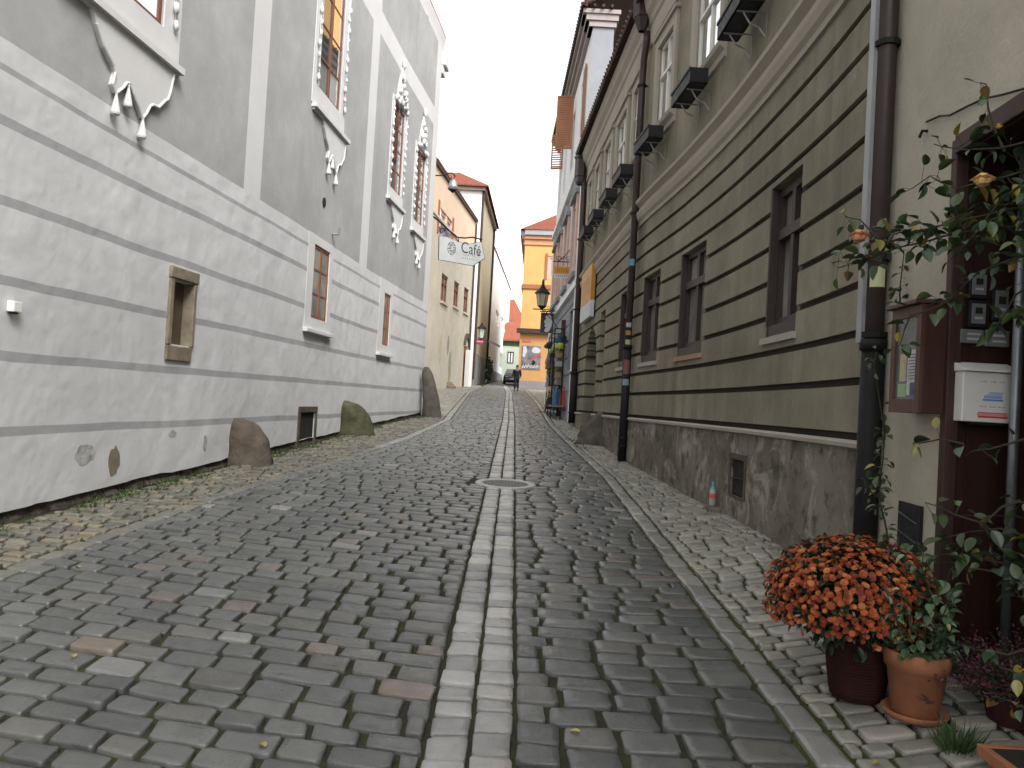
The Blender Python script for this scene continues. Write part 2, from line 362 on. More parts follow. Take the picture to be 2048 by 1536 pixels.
def stones_to_mesh(name, stones, skip=None, dome=.0022, lift=.0, amp=1.):
    Q = np.array([s[0] for s in stones]); Cc = np.array([s[1] for s in stones]); N = len(Q)
    if skip is not None:
        cen = Q.mean(1); keep = np.array([not skip(x, y) for x, y in cen]); Q, Cc = Q[keep], Cc[keep]; N = len(Q)
    K = 12; th = (np.arange(K)+.5)*2*PI/K
    cx, sx = np.cos(th), np.sin(th); p = 2/9.
    u = np.sign(cx)*np.abs(cx)**p; v = np.sign(sx)*np.abs(sx)**p; mx = max(np.abs(u).max(), np.abs(v).max()); u /= mx; v /= mx
    rings = [(1.0, -.034), (.99, -.010), (.968, -.003), (.935, -.0004), (.60, dome)]
    V = []; jitu = RNG.normal(0, .04, (N, K)); jitv = RNG.normal(0, .045, (N, K)); tilt = RNG.normal(0, .016*amp, (N, 2)); hh = RNG.normal(0, .0042*amp, N)+lift
    cen = Q.mean(1)
    for r, z in rings:
        uu = np.clip(u[None]*r*(1+jitu), -1.06, 1.06); vv = np.clip(v[None]*r*(1+jitv), -1.06, 1.06)
        a = (uu+1)/2; b = (vv+1)/2
        P = (Q[:, None, 0]*((1-a)*(1-b))[..., None]+Q[:, None, 1]*(a*(1-b))[..., None]+Q[:, None, 2]*(a*b)[..., None]+Q[:, None, 3]*((1-a)*b)[..., None])
        dx = P[..., 0]-cen[:, None, 0]; dy = P[..., 1]-cen[:, None, 1]
        zz = z+hh[:, None]+(tilt[:, 0:1]*dx+tilt[:, 1:2]*dy if z > -.03 else 0)
        if z > -.005: zz = zz+RNG.normal(0, .0016, zz.shape)
        V.append(np.concatenate([P, np.broadcast_to(zz, (N, K))[..., None]], 2))
    V = np.stack(V, 1).reshape(-1, 3)            # N,R,K
    base = np.array([gz(x, y) for x, y in cen]); bx = np.array([gz(x+.05, y)-gz(x-.05, y) for x, y in cen])/.1
    R = len(rings); gzv = np.repeat(base, R*K)+SLOPE*(V[:, 1]-np.repeat(cen[:, 1], R*K))+np.repeat(bx, R*K)*(V[:, 0]-np.repeat(cen[:, 0], R*K))
    V[:, 2] += gzv
    # long low undulation of old paving
    fs = []; k = np.arange(K); k1 = (k+1) % K
    for r in range(R-1): fs.append(np.stack([r*K+k, r*K+k1, (r+1)*K+k1, (r+1)*K+k], 1))
    quads = np.concatenate(fs); nq = len(quads); top = (R-1)*K+k
    off = (np.arange(N)*R*K)[:, None, None]
    qi = (quads[None]+off).reshape(N, -1); ti = top[None]+off[:, 0]
    loops = np.concatenate([qi, ti], 1).ravel(); sizes = np.tile(np.r_[np.full(nq, 4), K], N); starts = np.r_[0, np.cumsum(sizes)[:-1]]
    me = bpy.data.meshes.new(name); me.vertices.add(len(V)); me.vertices.foreach_set('co', V.astype(np.float32).ravel())
    me.loops.add(len(loops)); me.loops.foreach_set('vertex_index', loops.astype(np.int32)); me.polygons.add(len(sizes))
    me.polygons.foreach_set('loop_start', starts.astype(np.int32)); me.polygons.foreach_set('loop_total', sizes.astype(np.int32))
    me.polygons.foreach_set('use_smooth', np.ones(len(sizes), bool)); me.update(calc_edges=True); me.validate()
    ca = me.color_attributes.new('Col', 'FLOAT_COLOR', 'POINT')
    ca.data.foreach_set('color', np.c_[np.repeat(Cc, R*K, 0), np.ones(len(V))].astype(np.float32).ravel())
    me.materials.append(M['sett']); o = bpy.data.objects.new(name, me); COL.objects.link(o); o['kind'] = 'structure'
    return o
MANX, MANY = at(1011, 965, 10.35)[0], 10.35
def nomanhole(x, y): return (x-MANX)**2+(y-MANY)**2 < .43**2
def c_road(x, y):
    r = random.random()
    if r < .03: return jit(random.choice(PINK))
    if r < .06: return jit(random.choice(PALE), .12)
    return stone(tuple(v*(1+.30*sm((y-7)/8)) for v in random.choice(BASALT)), .16)  # setts pale with distance: grazing sky sheen put into the stone colour
def c_strip(x, y): return jit(random.choice([(.38, .376, .36), (.32, .317, .307), (.41, .397, .36), (.27, .27, .262)]), .18)
def c_kerb(x, y): return jit(random.choice([(.26, .257, .24), (.225, .222, .208), (.30, .29, .26)]), .12)
def c_sideR(x, y): return jit(random.choice([(.30, .29, .25), (.265, .257, .225), (.33, .31, .262), (.235, .23, .205)]), .14)
def c_sideL(x, y): return jit(random.choice([(.175, .162, .125), (.21, .18, .125), (.145, .14, .115), (.16, .15, .122), (.125, .123, .108)]), .16)
def pavement():
    FAR = 100
    skL = lambda x, T: .16*max(0, S0(T)-x)*(1+.4*nz(T*.12, 5)) - (0.0 if T < 9 else min(.12, (T-9)*.02))*max(0, S0(T)-x)
    skR = lambda x, T: -.03*(x-S1(T))
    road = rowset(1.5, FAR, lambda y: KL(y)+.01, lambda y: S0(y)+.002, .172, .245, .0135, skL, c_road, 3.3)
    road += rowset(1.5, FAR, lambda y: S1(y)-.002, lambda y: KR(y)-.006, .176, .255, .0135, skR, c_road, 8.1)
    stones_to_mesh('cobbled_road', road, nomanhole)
    strip = rowset(1.5, FAR, S0, lambda y: S0(y)+.186, .185, .5, .012, lambda x, T: 0, c_strip, 1.1, dv=.32, rg=1.9, sk=.006)
    strip += rowset(1.58, FAR, lambda y: S0(y)+.185, S1, .19, .5, .012, lambda x, T: 0, c_strip, 2.1, dv=.32, rg=1.9, sk=.006)
    stones_to_mesh('pale_stone_gutter', strip, nomanhole, dome=.004, amp=1.3, lift=.002)
    kerb = rowset(1.5, 60, lambda y: KR(y), lambda y: KR(y)+.17, .27, .6, .012, lambda x, T: 0, c_kerb, 4.4, dv=.3)
    stones_to_mesh('kerb_stones', kerb, amp=.8)
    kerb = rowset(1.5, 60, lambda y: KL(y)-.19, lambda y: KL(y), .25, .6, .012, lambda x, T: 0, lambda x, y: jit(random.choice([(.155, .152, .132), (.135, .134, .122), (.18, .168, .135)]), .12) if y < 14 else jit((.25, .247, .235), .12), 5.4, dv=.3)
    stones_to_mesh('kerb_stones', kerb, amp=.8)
    side = rowset(1.5, 23, lambda y: KR(y)+.18, lambda y: WR.X(y)-.02, .125, .165, .012, lambda x, T: -.05*(x-KR(T)), c_sideR, 6.4, dv=.2)
    side += rowset(23, 60, lambda y: KR(y)+.18, lambda y: KR(y)+1.9, .14, .18, .019, lambda x, T: 0, c_sideR, 6.8, dv=.2)
    stones_to_mesh('right_pavement', side, amp=1.0)
    sl = rowset(1.5, 23.5, lambda y: WL.X(y)+.10, lambda y: KL(y)-.20, .115, .165, .014, lambda x, T: .1*(KL(T)-x), c_sideL, 7.7, dv=.25)
    sl += rowset(23.5, 62, lambda y: -6.5+.05*(y-24), lambda y: KL(y)-.20, .16, .20, .02, lambda x, T: .1*(KL(T)-x), c_sideR, 7.1, dv=.2)
    stones_to_mesh('left_pavement', sl, amp=1.6)
pavement()
# manhole cover
def manhole():
    z = gz(MANX, MANY); t = thing('manhole_cover', 'round manhole cover with a pale rim interrupting the pale stone gutter', 'manhole cover', (MANX, MANY, z)); t.rotation_euler = (math.atan(SLOPE), 0, 0)
    def loc(mb, n, m, **k):
        me = MB.build(mb, n, m, None, **k); me.parent = t; return me
    r = MB(); r.lathe((0, 0, 0), [(.31, -.02), (.31, .010), (.33, .016), (.395, .016), (.405, .008), (.405, -.03)], 40, cap=False)
    loc(r, 'rim', flat('pale_cast_rim', (.42, .41, .39)), smooth=False)
    l = MB(); l.lathe((0, 0, 0), [(.31, -.02), (.31, .004)], 40)
    for i in range(-6, 7):
        for j in range(-6, 7):
            x, y = i*.044, j*.044
            if x*x+y*y < .27**2: l.box(x-.014, x+.014, y-.014, y+.014, .003, .010)
    loc(l, 'lid', flat('cast_iron_lid', (.13, .128, .122)))
manhole()

# ------------------------------------------------------------------ walls with openings
def grid_wall(W, ts, zs, off, mat, wob=None):
    """off(t, z) gives a cell's depth (None = left out); neighbours of different depth are joined by side faces"""
    mb = MB(); ts = sorted(set(round(t, 4) for t in ts)); zs = sorted(set(round(z, 4) for z in zs))
    n, m = len(ts)-1, len(zs)-1; O = [[off((ts[i]+ts[i+1])/2, (zs[j]+zs[j+1])/2) for j in range(m)] for i in range(n)]
    P = lambda t, z, o: W.at(t, wob(t, z) if wob else z, o)
    for i in range(n):
        for j in range(m):
            o = O[i][j]
            if o is None: continue
            a, b, c, d = ts[i], ts[i+1], zs[j], zs[j+1]; k = mat((a+b)/2, (c+d)/2)
            mb.quad(P(a, c, o), P(b, c, o), P(b, d, o), P(a, d, o), k)
            if i+1 < n and O[i+1][j] is not None and abs(O[i+1][j]-o) > 1e-6:
                q = O[i+1][j]; k2 = mat((ts[i+1]+ts[i+2])/2, (c+d)/2) if q > o else k
                mb.quad(P(b, c, o), P(b, d, o), P(b, d, q), P(b, c, q), k2)
            if j+1 < m and O[i][j+1] is not None and abs(O[i][j+1]-o) > 1e-6:
                q = O[i][j+1]; k2 = mat((a+b)/2, (zs[j+1]+zs[j+2])/2) if q > o else k
                mb.quad(P(a, d, o), P(b, d, o), P(b, d, q), P(a, d, q), k2)
    return mb
def frange(a, b, s): 
    n = max(1, int(round((b-a)/s))); return [a+(b-a)*i/n for i in range(n+1)]
def window(W, root, t0, t1, z0, z1, dep, wm, gm, fr=.07, mull=(.5,), trans=(), bar=.035, grid=None, name='window', thick=.05, transom_w=.06):
    """frame with mullions and transoms (fractions), its panes as a sub-part"""
    s = 1 if t1 > t0 else -1; f = MB(); o0, o1 = dep, dep+thick
    f.wbox(W, t0, t0+fr*s, z0, z1, o0, o1); f.wbox(W, t1-fr*s, t1, z0, z1, o0, o1)
    f.wbox(W, t0+fr*s, t1-fr*s, z0, z0+fr, o0, o1); f.wbox(W, t0+fr*s, t1-fr*s, z1-fr, z1, o0, o1)
    zt = [z0+(z1-z0)*q for q in trans]
    for q in zt: f.wbox(W, t0+fr*s, t1-fr*s, q-transom_w/2, q+transom_w/2, o0, o1+.02)
    for q in mull:
        c = t0+(t1-t0)*q; f.wbox(W, c-fr*.55, c+fr*.55, z0+fr, z1-fr, o0, o1+.006)
    if grid:
        for q in grid[0]: c = t0+(t1-t0)*q; f.wbox(W, c-bar/2, c+bar/2, z0+fr, z1-fr, o0+.006, o1-.003)
        for q in grid[1]: c = z0+(z1-z0)*q; f.wbox(W, t0+fr*s, t1-fr*s, c-bar/2, c+bar/2, o0+.006, o1-.0045)
    fo = f.build(name, wm, root)
    g = MB(); g.wbox(W, t0+fr*s*.5, t1-fr*s*.5, z0+fr*.5, z1-fr*.5, o0+.008, o0+.012, n=1); g.build('pane', gm, fo)
    return fo
def inside(t, z, H):
    for h in H:
        if h[0] < t < h[1] and h[2] < z < h[3]: return h
    return None
# ================================================================== LEFT: tall white and grey plaster house
def left_house():
    root = thing('plaster_house', 'tall old house with white striped lower wall and grey upper panels on the left', 'house', (-4.2, 8, .3))
    END = 23.1
    bands = [1.045, 1.68, 2.31, 2.96, 3.60, 4.015]; BW = [.082, .085, .085, .085, .085, .055]
    def near_h(Y): return lambda x: x
    holes = [  # t0,t1,z0,z1,depth
        (7.0, 8.50, 5.45, 7.5, -.05), (13.25, 14.45, 6.75, 9.1, -.05), (18.41, 19.4, 6.48, 8.55, -.05), (20.78, 21.72, 6.27, 8.22, -.05),
        (13.56, 14.42, 2.80, 4.10, -.04), (18.52, 19.1, 2.70, 3.95, -.04), (9.03, 9.49, 1.98, 2.74, -.14), (13.34, 14.1, .2, 1.13, -.08),
        (17.3, 18.3, 10.9, 12.2, -.05)]
    strips = [(10.66, 11.20), (16.34, 16.9), (22.45, 24)]
    surr = [(13.26, 14.62, 2.52, 4.26), (18.1, 19.28, 2.46, 4.26)]
    ts = frange(-5, 6, .8)+frange(6, END, .3); zs = [0.]
    def zbot(t): return SLOPE*t+.085+.028*nz(t*1.1, 3.3)+.018*nz(t*5., 1.3)
    for h in holes: ts += [h[0], h[1]]; zs += [h[2], h[3]]
    for a, b in strips+[(s[0], s[1]) for s in surr]: ts += [a, min(b, END)]
    ts = [min(t, END) for t in ts]
    for z, w in zip(bands, BW): zs += [z-w/2, z+w/2]
    zs += [s[2] for s in surr]+[4.25, 9.45, 9.95, 12.35]+frange(4.25, 12.35, .8)+[.75]
    zb_list = sorted(set(zs))
    def mat(t, z):
        for a, b, c, d in surr:
            if a < t < b and c < z < d: return 3
        if z < 4.25:
            for q, w in zip(bands, BW):
                if abs(z-q) < w/2: return 2
            return 0
        if 9.45 < z < 9.95: return 3
        for a, b in strips:
            if a < t < b: return 3
        return 1
    def off(t, z):
        h = inside(t, z, holes)
        if h: return h[4]
        return 0.
    def wob(t, z):
        if z < .3: return zbot(t)
        return z+.012*nz(t*.9, z*2.3)+.006*nz(t*3.1, z*5.)
    # the lowest rows ride on the ragged foot
    ofs = lambda t, z: off(t, z) if z > .2 else 0.
    def wob2(t, z):
        zb = zbot(t)
        return max(z+.012*nz(t*.9, z*2.3)+.006*nz(t*3.1, z*5.), zb) if z > .01 else zb
    mb = grid_wall(WL, ts, zs, off, mat, wob2)
    c = WL.at(END, 0); 
    mb.quad(WL.at(END, .6), WL.at(END, 12.35), (-14, END+.4, 12.35), (-14, END+.4, .6), 0)
    wall = mb.build('wall', [M['lw_white'], M['lw_grey'], M['lw_band'], M['lw_trim']], root)
    # foot of dark rubble
    f = MB(); ts2 = frange(-5, END, .09)
    rows = [lambda t: SLOPE*t+.15, lambda t: SLOPE*t+.06, lambda t: SLOPE*t-.01, lambda t: SLOPE*t-.12]
    for i, t in enumerate(ts2):
        for j, r in enumerate(rows):
            f.v.append(WL.at(t, r(t)+.02*nz(t*3, j*5.), -.045+.055*nz(t*4.5, j*2.7, 1.)+(.035 if j > 1 else 0))); f.cols.append((1, 1, 1))
    k = len(rows)
    for i in range(len(ts2)-1):
        for j in range(k-1): f.f.append((i*k+j, (i+1)*k+j, (i+1)*k+j+1, i*k+j+1)); f.m.append(0)
    f.build('stone_footing', M['footing'], root)
    # loose foot stones
    # windows upstairs
    def upper(t0, t1, z0, z1, wm, louver=False, gr=(.25, .5, .75)):
        fo = window(WL, root, t0, t1, z0, z1, -.05, wm, M['glass'], fr=.06, mull=(.5,), grid=((), gr), bar=.035, thick=.028)
        c_ = MB(); c_.wbox(WL, (t0+t1)/2+.03, t1-.06, z0+.05, z1-.05, -.037, -.034, n=1); c_.build('pane', M['glass_sky'], fo)
        if louver:
            l = MB(); a, b = t0+.09, (t0+t1)/2-.05
            n = 16
            for i in range(n):
                z = z0+.75+i*.062; l.wbox(WL, a, b, z, z+.03, -.005, .012, n=1)
            l.build('louvre', wm, fo)
    upper(7.0, 8.50, 5.45, 7.5, M['winbrown']); upper(13.25, 14.45, 6.75, 9.1, M['winbrown'])
    upper(18.41, 19.4, 6.48, 8.55, M['winbrown'], True); upper(20.78, 21.72, 6.27, 8.22, M['winbrown'])
    upper(17.3, 18.3, 10.9, 12.2, M['winbrown'])
    for a, b, c, d in ((13.56, 14.42, 2.80, 4.10), (18.52, 19.1, 2.70, 3.95)):
        window(WL, root, a, b, c, d, -.04, M['winorange'], M['glass_grey'], fr=.055, mull=(.5,), grid=((), (.34, .67)), bar=.03, thick=.026)
    # stucco surrounds, sills and hanging ornaments
    SH = [(.27, 0), (.30, .18), (.36, .44), (.44, .62), (.455, .70), (.44, .92), (.47, 1.02), (.52, .86), (.545, .74), (.57, .72), (.60, .84), (.66, 1.02), (.69, 1.14), (.72, 1.02), (.745, .86), (.77, .80), (.82, .78), (.87, .60), (.90, .52), (.92, .34), (.94, 0)]
    def orn(t0, t1, z0, z1, side, below, sill_t, drop):
        s = MB(); S0_, S1_ = sill_t; sz = z0-below
        s.wbox(WL, t0-side, t0, sz, z1+.15, 0, .015); s.wbox(WL, t1, t1+side, sz, z1+.15, 0, .015); s.wbox(WL, t0, t1, sz, z0, 0, .015)
        s.build('surround', M['lw_trim'], root)
        q = MB(); q.wbox(WL, S0_, S1_, sz-.075, sz, 0, .10); q.wbox(WL, S0_+.03, S1_-.03, sz-.11, sz-.075, 0, .05)
        q.build('sill', M['lw_trim'], root)
        w = S1_-S0_; o = MB(); pf = [(S0_+w*u, sz-.11-drop*v) for u, v in SH]
        o.prism([WL.at(t, z, .045) for t, z in pf], [WL.at(t, z, .001) for t, z in pf])
        for i in range(1, len(pf)-1):                    # raised cord along the scalloped edge
            o.tube([WL.at(pf[i][0], pf[i][1], .045), WL.at(pf[i+1][0], pf[i+1][1], .045)], .017, 6)
        oo = o.build('stucco_drapery', M['lw_trim'], root)
        for u, v in ((.47, 1.04), (.56, .80), (.69, 1.16)):
            b = MB(); p = WL.at(S0_+w*u, sz-.11-drop*v, .05); l = drop*.34
            b.lathe(p, [(.004, .04), (.016, .02), (.012, -.01), (.030, -l*.45), (.047, -l*.85), (.042, -l*.95), (.02, -l)], 10)
            b.build('tassel', M['lw_trim'], oo)
        for t in (t0-side*.5, t1+side*.55):              # beaded garland at the sides
            g = MB()
            g.tube([WL.at(t, z0+.1, .03), WL.at(t, z1, .03)], .012, 6)
            for i in range(int((z1-z0)/.19)):
                z = z0+.12+i*.19; r = .026+.018*random.random()
                g.blob(WL.at(t+random.uniform(-.03, .03), z, .045), (r*.8, r, r*1.7), i, nu=6, nv=5)
            g.build('stucco_garland', M['lw_trim'], root, smooth=True)
    orn(7.0, 8.50, 5.45, 7.4, .34, .32, (6.66, 8.84), .62)
    orn(13.25, 14.45, 6.75, 9.0, .30, .36, (12.98, 14.94), .62)
    orn(18.41, 19.4, 6.48, 8.5, .22, .28, (18.1, 19.66), .55); orn(20.78, 21.72, 6.27, 8.2, .20, .28, (20.5, 21.98), .55)
    for t0, t1, z in ((18.41, 19.4, 8.6), (20.78, 21.72, 8.28)):   # crowning stucco ornament
        g = MB()
        for i in range(30):
            u = random.uniform(-1, 1); h = random.uniform(0, 1)*(1-abs(u))*.95
            r = random.uniform(.04, .08); g.blob(WL.at((t0+t1)/2+u*(t1-t0)*.55, z+h, .05), (r*.8, r, r*1.2), i, nu=6, nv=5)
        g.prism([WL.at((t0+t1)/2-(t1-t0)*.55, z, .03), WL.at((t0+t1)/2+(t1-t0)*.55, z, .03), WL.at((t0+t1)/2, z+1.0, .03)], [WL.at((t0+t1)/2-(t1-t0)*.55, z, .0), WL.at((t0+t1)/2+(t1-t0)*.55, z, .0), WL.at((t0+t1)/2, z+1.0, .0)]); g.blob(WL.at((t0+t1)/2, z+1.05, .05), (.05, .06, .14), 3); g.build('stucco_crest', M['lw_trim'], root, smooth=True)
    # ground floor surrounds
    for a, b, c, d, s0, s1 in ((13.56, 14.42, 2.80, 4.10, 13.2, 14.66), (18.52, 19.1, 2.70, 3.95, 18.04, 19.3)):
        s = MB(); s.wbox(WL, s0+.05, a, c-.2, 4.26, 0, .006); s.wbox(WL, b, s1-.05, c-.2, 4.26, 0, .006); s.wbox(WL, a, b, c-.2, c, 0, .006); s.wbox(WL, a, b, d, 4.26, 0, .006)
        s.build('surround', M['lw_trim'], root)
        q = MB(); q.wbox(WL, s0, s1, c-.275, c-.2, 0, .09); q.build('sill', M['lw_trim'], root, bevel=.01)
    # narrow stone framed niche
    n = MB(); a, b, c, d = 8.96, 9.55, 1.79, 2.89
    n.wbox(WL, a, 9.04, 1.97, 2.75, -.12, .035); n.wbox(WL, 9.485, b, 1.97, 2.75, -.12, .035); n.wbox(WL, a-.01, b+.02, 2.753, d, -.12, .045); n.wbox(WL, a, b-.03, c, 1.967, -.12, .03)
    n.build('stone_niche_frame', M['sand'], root, bevel=.012)
    n = MB(); n.wbox(WL, 9.02, 9.50, 1.955, 2.765, -.136, -.112); n.build('niche_board', wood('old_niche_board', (.085, .062, .04)), root)
    # cellar vent with stone lintel and bars
    v = MB(); v.wbox(WL, 13.24, 14.18, 1.13, 1.235, -.1, .03); v.wbox(WL, 13.24, 13.33, .5, 1.128, -.1, .025); v.wbox(WL, 14.105, 14.19, .5, 1.128, -.1, .025)
    vo = v.build('vent_frame', M['stone'], root, bevel=.01)
    g = MB(); g.wbox(WL, 13.33, 14.105, .45, 1.13, -.03, -.02); g.build('vent_shade_panel', M['black'], vo)  # black panel stands in for the shade inside the vent
    g = MB()
    for z in (.72, .93): g.tube([WL.at(13.3, z+.02, -.03), WL.at(14.12, z-.02, -.03)], .008, 6)
    g.build('bar', M['iron'], vo)
    # small ventilation hole, wall hook
    h = MB(); p = WL.at(*WL.px(648, 405), .004); h.tube([(p[0]-.02, p[1], p[2]), (p[0]+.012, p[1], p[2])], .09, 12); h.build('vent_hole', M['black'], root)
    h = MB(); p = WL.at(*WL.px(664, 468), 0); h.tube([p, (p[0]+.12, p[1], p[2]), (p[0]+.14, p[1], p[2]+.12)], .025, 8); h.build('wall_hook', M['zinc'], root)
    # patches of lost plaster
    for (px, py), r in (((228, 922), (.10, .15)), ((170, 908), (.16, .10)), ((410, 885), (.05, .11)), ((345, 868), (.08, .04))):
        t, z = WL.px(px, py); p = MB(); N = 18
        ring = [(t+r[0]*math.cos(2*PI*k/N)*(1+.35*nz(k*.9, px)+.3*nz(k*2.1, px+3.)), z+r[1]*math.sin(2*PI*k/N)*(1+.35*nz(k*.7, py)+.3*nz(k*1.9, py+5.))) for k in range(N)]
        p.prism([WL.at(a, b, .003) for a, b in ring], [WL.at(a, b, -.02) for a, b in ring])
        p.build('plaster_patch', M['sand'] if px == 228 else plaster('cement_patch', (.40, .405, .39), .35, .6, big=3., spots=.8), root)
    # eave and roof
    e = MB(); e.sweep(WL, -5, END+.15, [(0, 11.9), (.012, 12.05), (.035, 12.22), (.05, 12.3), (.05, 12.345), (0, 12.35)], 30); e.build('eave_moulding', M['lw_trim'], root)
    e = MB(); e.wbox(WL, END+.02, END+.42, 11.25, 11.5, -.6, .04); e.wbox(WL, END+.02, END+.55, 11.5, 11.85, -.6, .12); e.build('cornice_end', M['lw_trim'], root, bevel=.03)
    for x, y0, y1, w in ((838, 2, 124, 3.5), (857, 2, 66, 4.5), (789, 0, 60, 2.5)):
        q = [WL.px(x-w/2+(0), y0), WL.px(x+w/2, y0), WL.px(x+w*.3-6*(y1-y0)/124, y1), WL.px(x-w*.3-6*(y1-y0)/124, y1)]
        d = MB(); d.add([WL.at(a, b, .004) for a, b in q], [(0, 1, 2, 3)]); d.build('drip_stain', M['lw_band'], root)
    r = MB()
    for i in range(28):
        a = -5+(END+5.2)*i/28; b = -5+(END+5.2)*(i+1)/28
        p, q = WL.at(a, 12.36, .04), WL.at(b, 12.36, .04); r.hexa([p, q, (-12, b, 18), (-12, a, 18), (p[0], p[1], 12.42), (q[0], q[1], 12.42), (-12, b, 18.1), (-12, a, 18.1)])
    r.build('roof', M['tile'], root)
    return root
left_house()
def boundary_stones():
    def slab(label, t, h, w, d, m, lean=0., round_=.6, seed=0, mat=None):
        p0 = WL.at(t, gz(WL.X(t), t)-.1, 0); rt = thing('guard_stone', label, 'guard stone', (p0[0], p0[1], p0[2]+.1), 'guard stones along the white wall')
        mb = MB(); nu, nv = 16, 14; V = []
        for j in range(nv+1):
            f = j/nv; z = -.1+f*(h+.1); e = 1-f**3*round_
            bulge = d*math.sqrt(max(0, 1-f**2.2))+.02
            for k in range(nu):
                q = 2*PI*k/nu; y = math.cos(q); x = math.sin(q)
                xx = max(0, x)*bulge if x > 0 else x*.02
                yy = y*w/2*(.90+.10*(1-f))*(1 if f < .8 else (1-((f-.8)/.2)**2*.4))
                wv = 1+.10*nz(y*2+seed, x*2, f*4)
                V.append(WL.at(t+yy*wv, p0[2]+.1+z+.03*nz(k*.6, seed, f*3), xx*wv+lean*(1-f)+.012*nz(y*5, f*9, seed)))
        Fs = [(j*nu+k, j*nu+(k+1) % nu, (j+1)*nu+(k+1) % nu, (j+1)*nu+k) for j in range(nv) for k in range(nu)]+[tuple(nv*nu+k for k in range(nu))]
        mb.add(V, Fs); mb.build('stone', mat, rt, smooth=True)
    slab('brown guard stone with a rounded slope nearest the camera against the white wall', 10.95, .62, .50, .52, 0, seed=1, mat=M['stone'])
    slab('mossy green guard stone right of the cellar vent against the white wall', 16.0, .68, .62, .62, 0, seed=4, mat=M['stone_green'])
    # tall leaning stone at the far corner
    a = ground_pt(866, 834); rt = thing('corner_stone', 'tall dark stone slab leaning on the far corner of the white house', 'guard stone', a)
    mb = MB(); nu, nv = 12, 12; V = []
    for j in range(nv+1):
        f = j/nv; z = f*1.5-.06; w = lerp(.58, .30, f)*(1 if f < .8 else math.sqrt(max(.05, 1-((f-.8)/.2)**2*.8)))
        cx = a[0]-.16*f-.02-.10*f*f; 
        for k in range(nu):
            q = 2*PI*k/nu; V.append((cx+.5*w*math.cos(q)*(1+.1*nz(k, f*4)), a[1]+.17*math.sin(q)*(1-.3*f), a[2]+z))
    mb.add(V, [(j*nu+k, j*nu+(k+1) % nu, (j+1)*nu+(k+1) % nu, (j+1)*nu+k) for j in range(nv) for k in range(nu)]+[tuple(nv*nu+k for k in range(nu))])
    mb.build('stone', M['stone_dark'], rt, smooth=True)
def ground_pt(px, py):
    d = ray(px, py); y = CAMZ/(SLOPE-d[2])
    for _ in range(8): y = (CAMZ-(gz(d[0]*y, y)-SLOPE*y))/(SLOPE-d[2])
    return (d[0]*y, y, gz(d[0]*y, y))
boundary_stones()
def wall_sensor():
    p = WL.at(*WL.px(21, 613), .0); rt = thing('wall_sensor', 'small white box fixed low on the white wall at the left edge', 'junction box', p)
    b = MB(); b.wbox(WL, p[1]-.05, p[1]+.05, p[2]-.045, p[2]+.045, .002, .07); b.build('box', M['white'], rt, bevel=.008)
    c = MB(); c.wbox(WL, p[1]-.03, p[1]+.03, p[2]-.06, p[2]-.047, .01, .05); c.build('cable_gland', M['plastic'], rt)
wall_sensor()

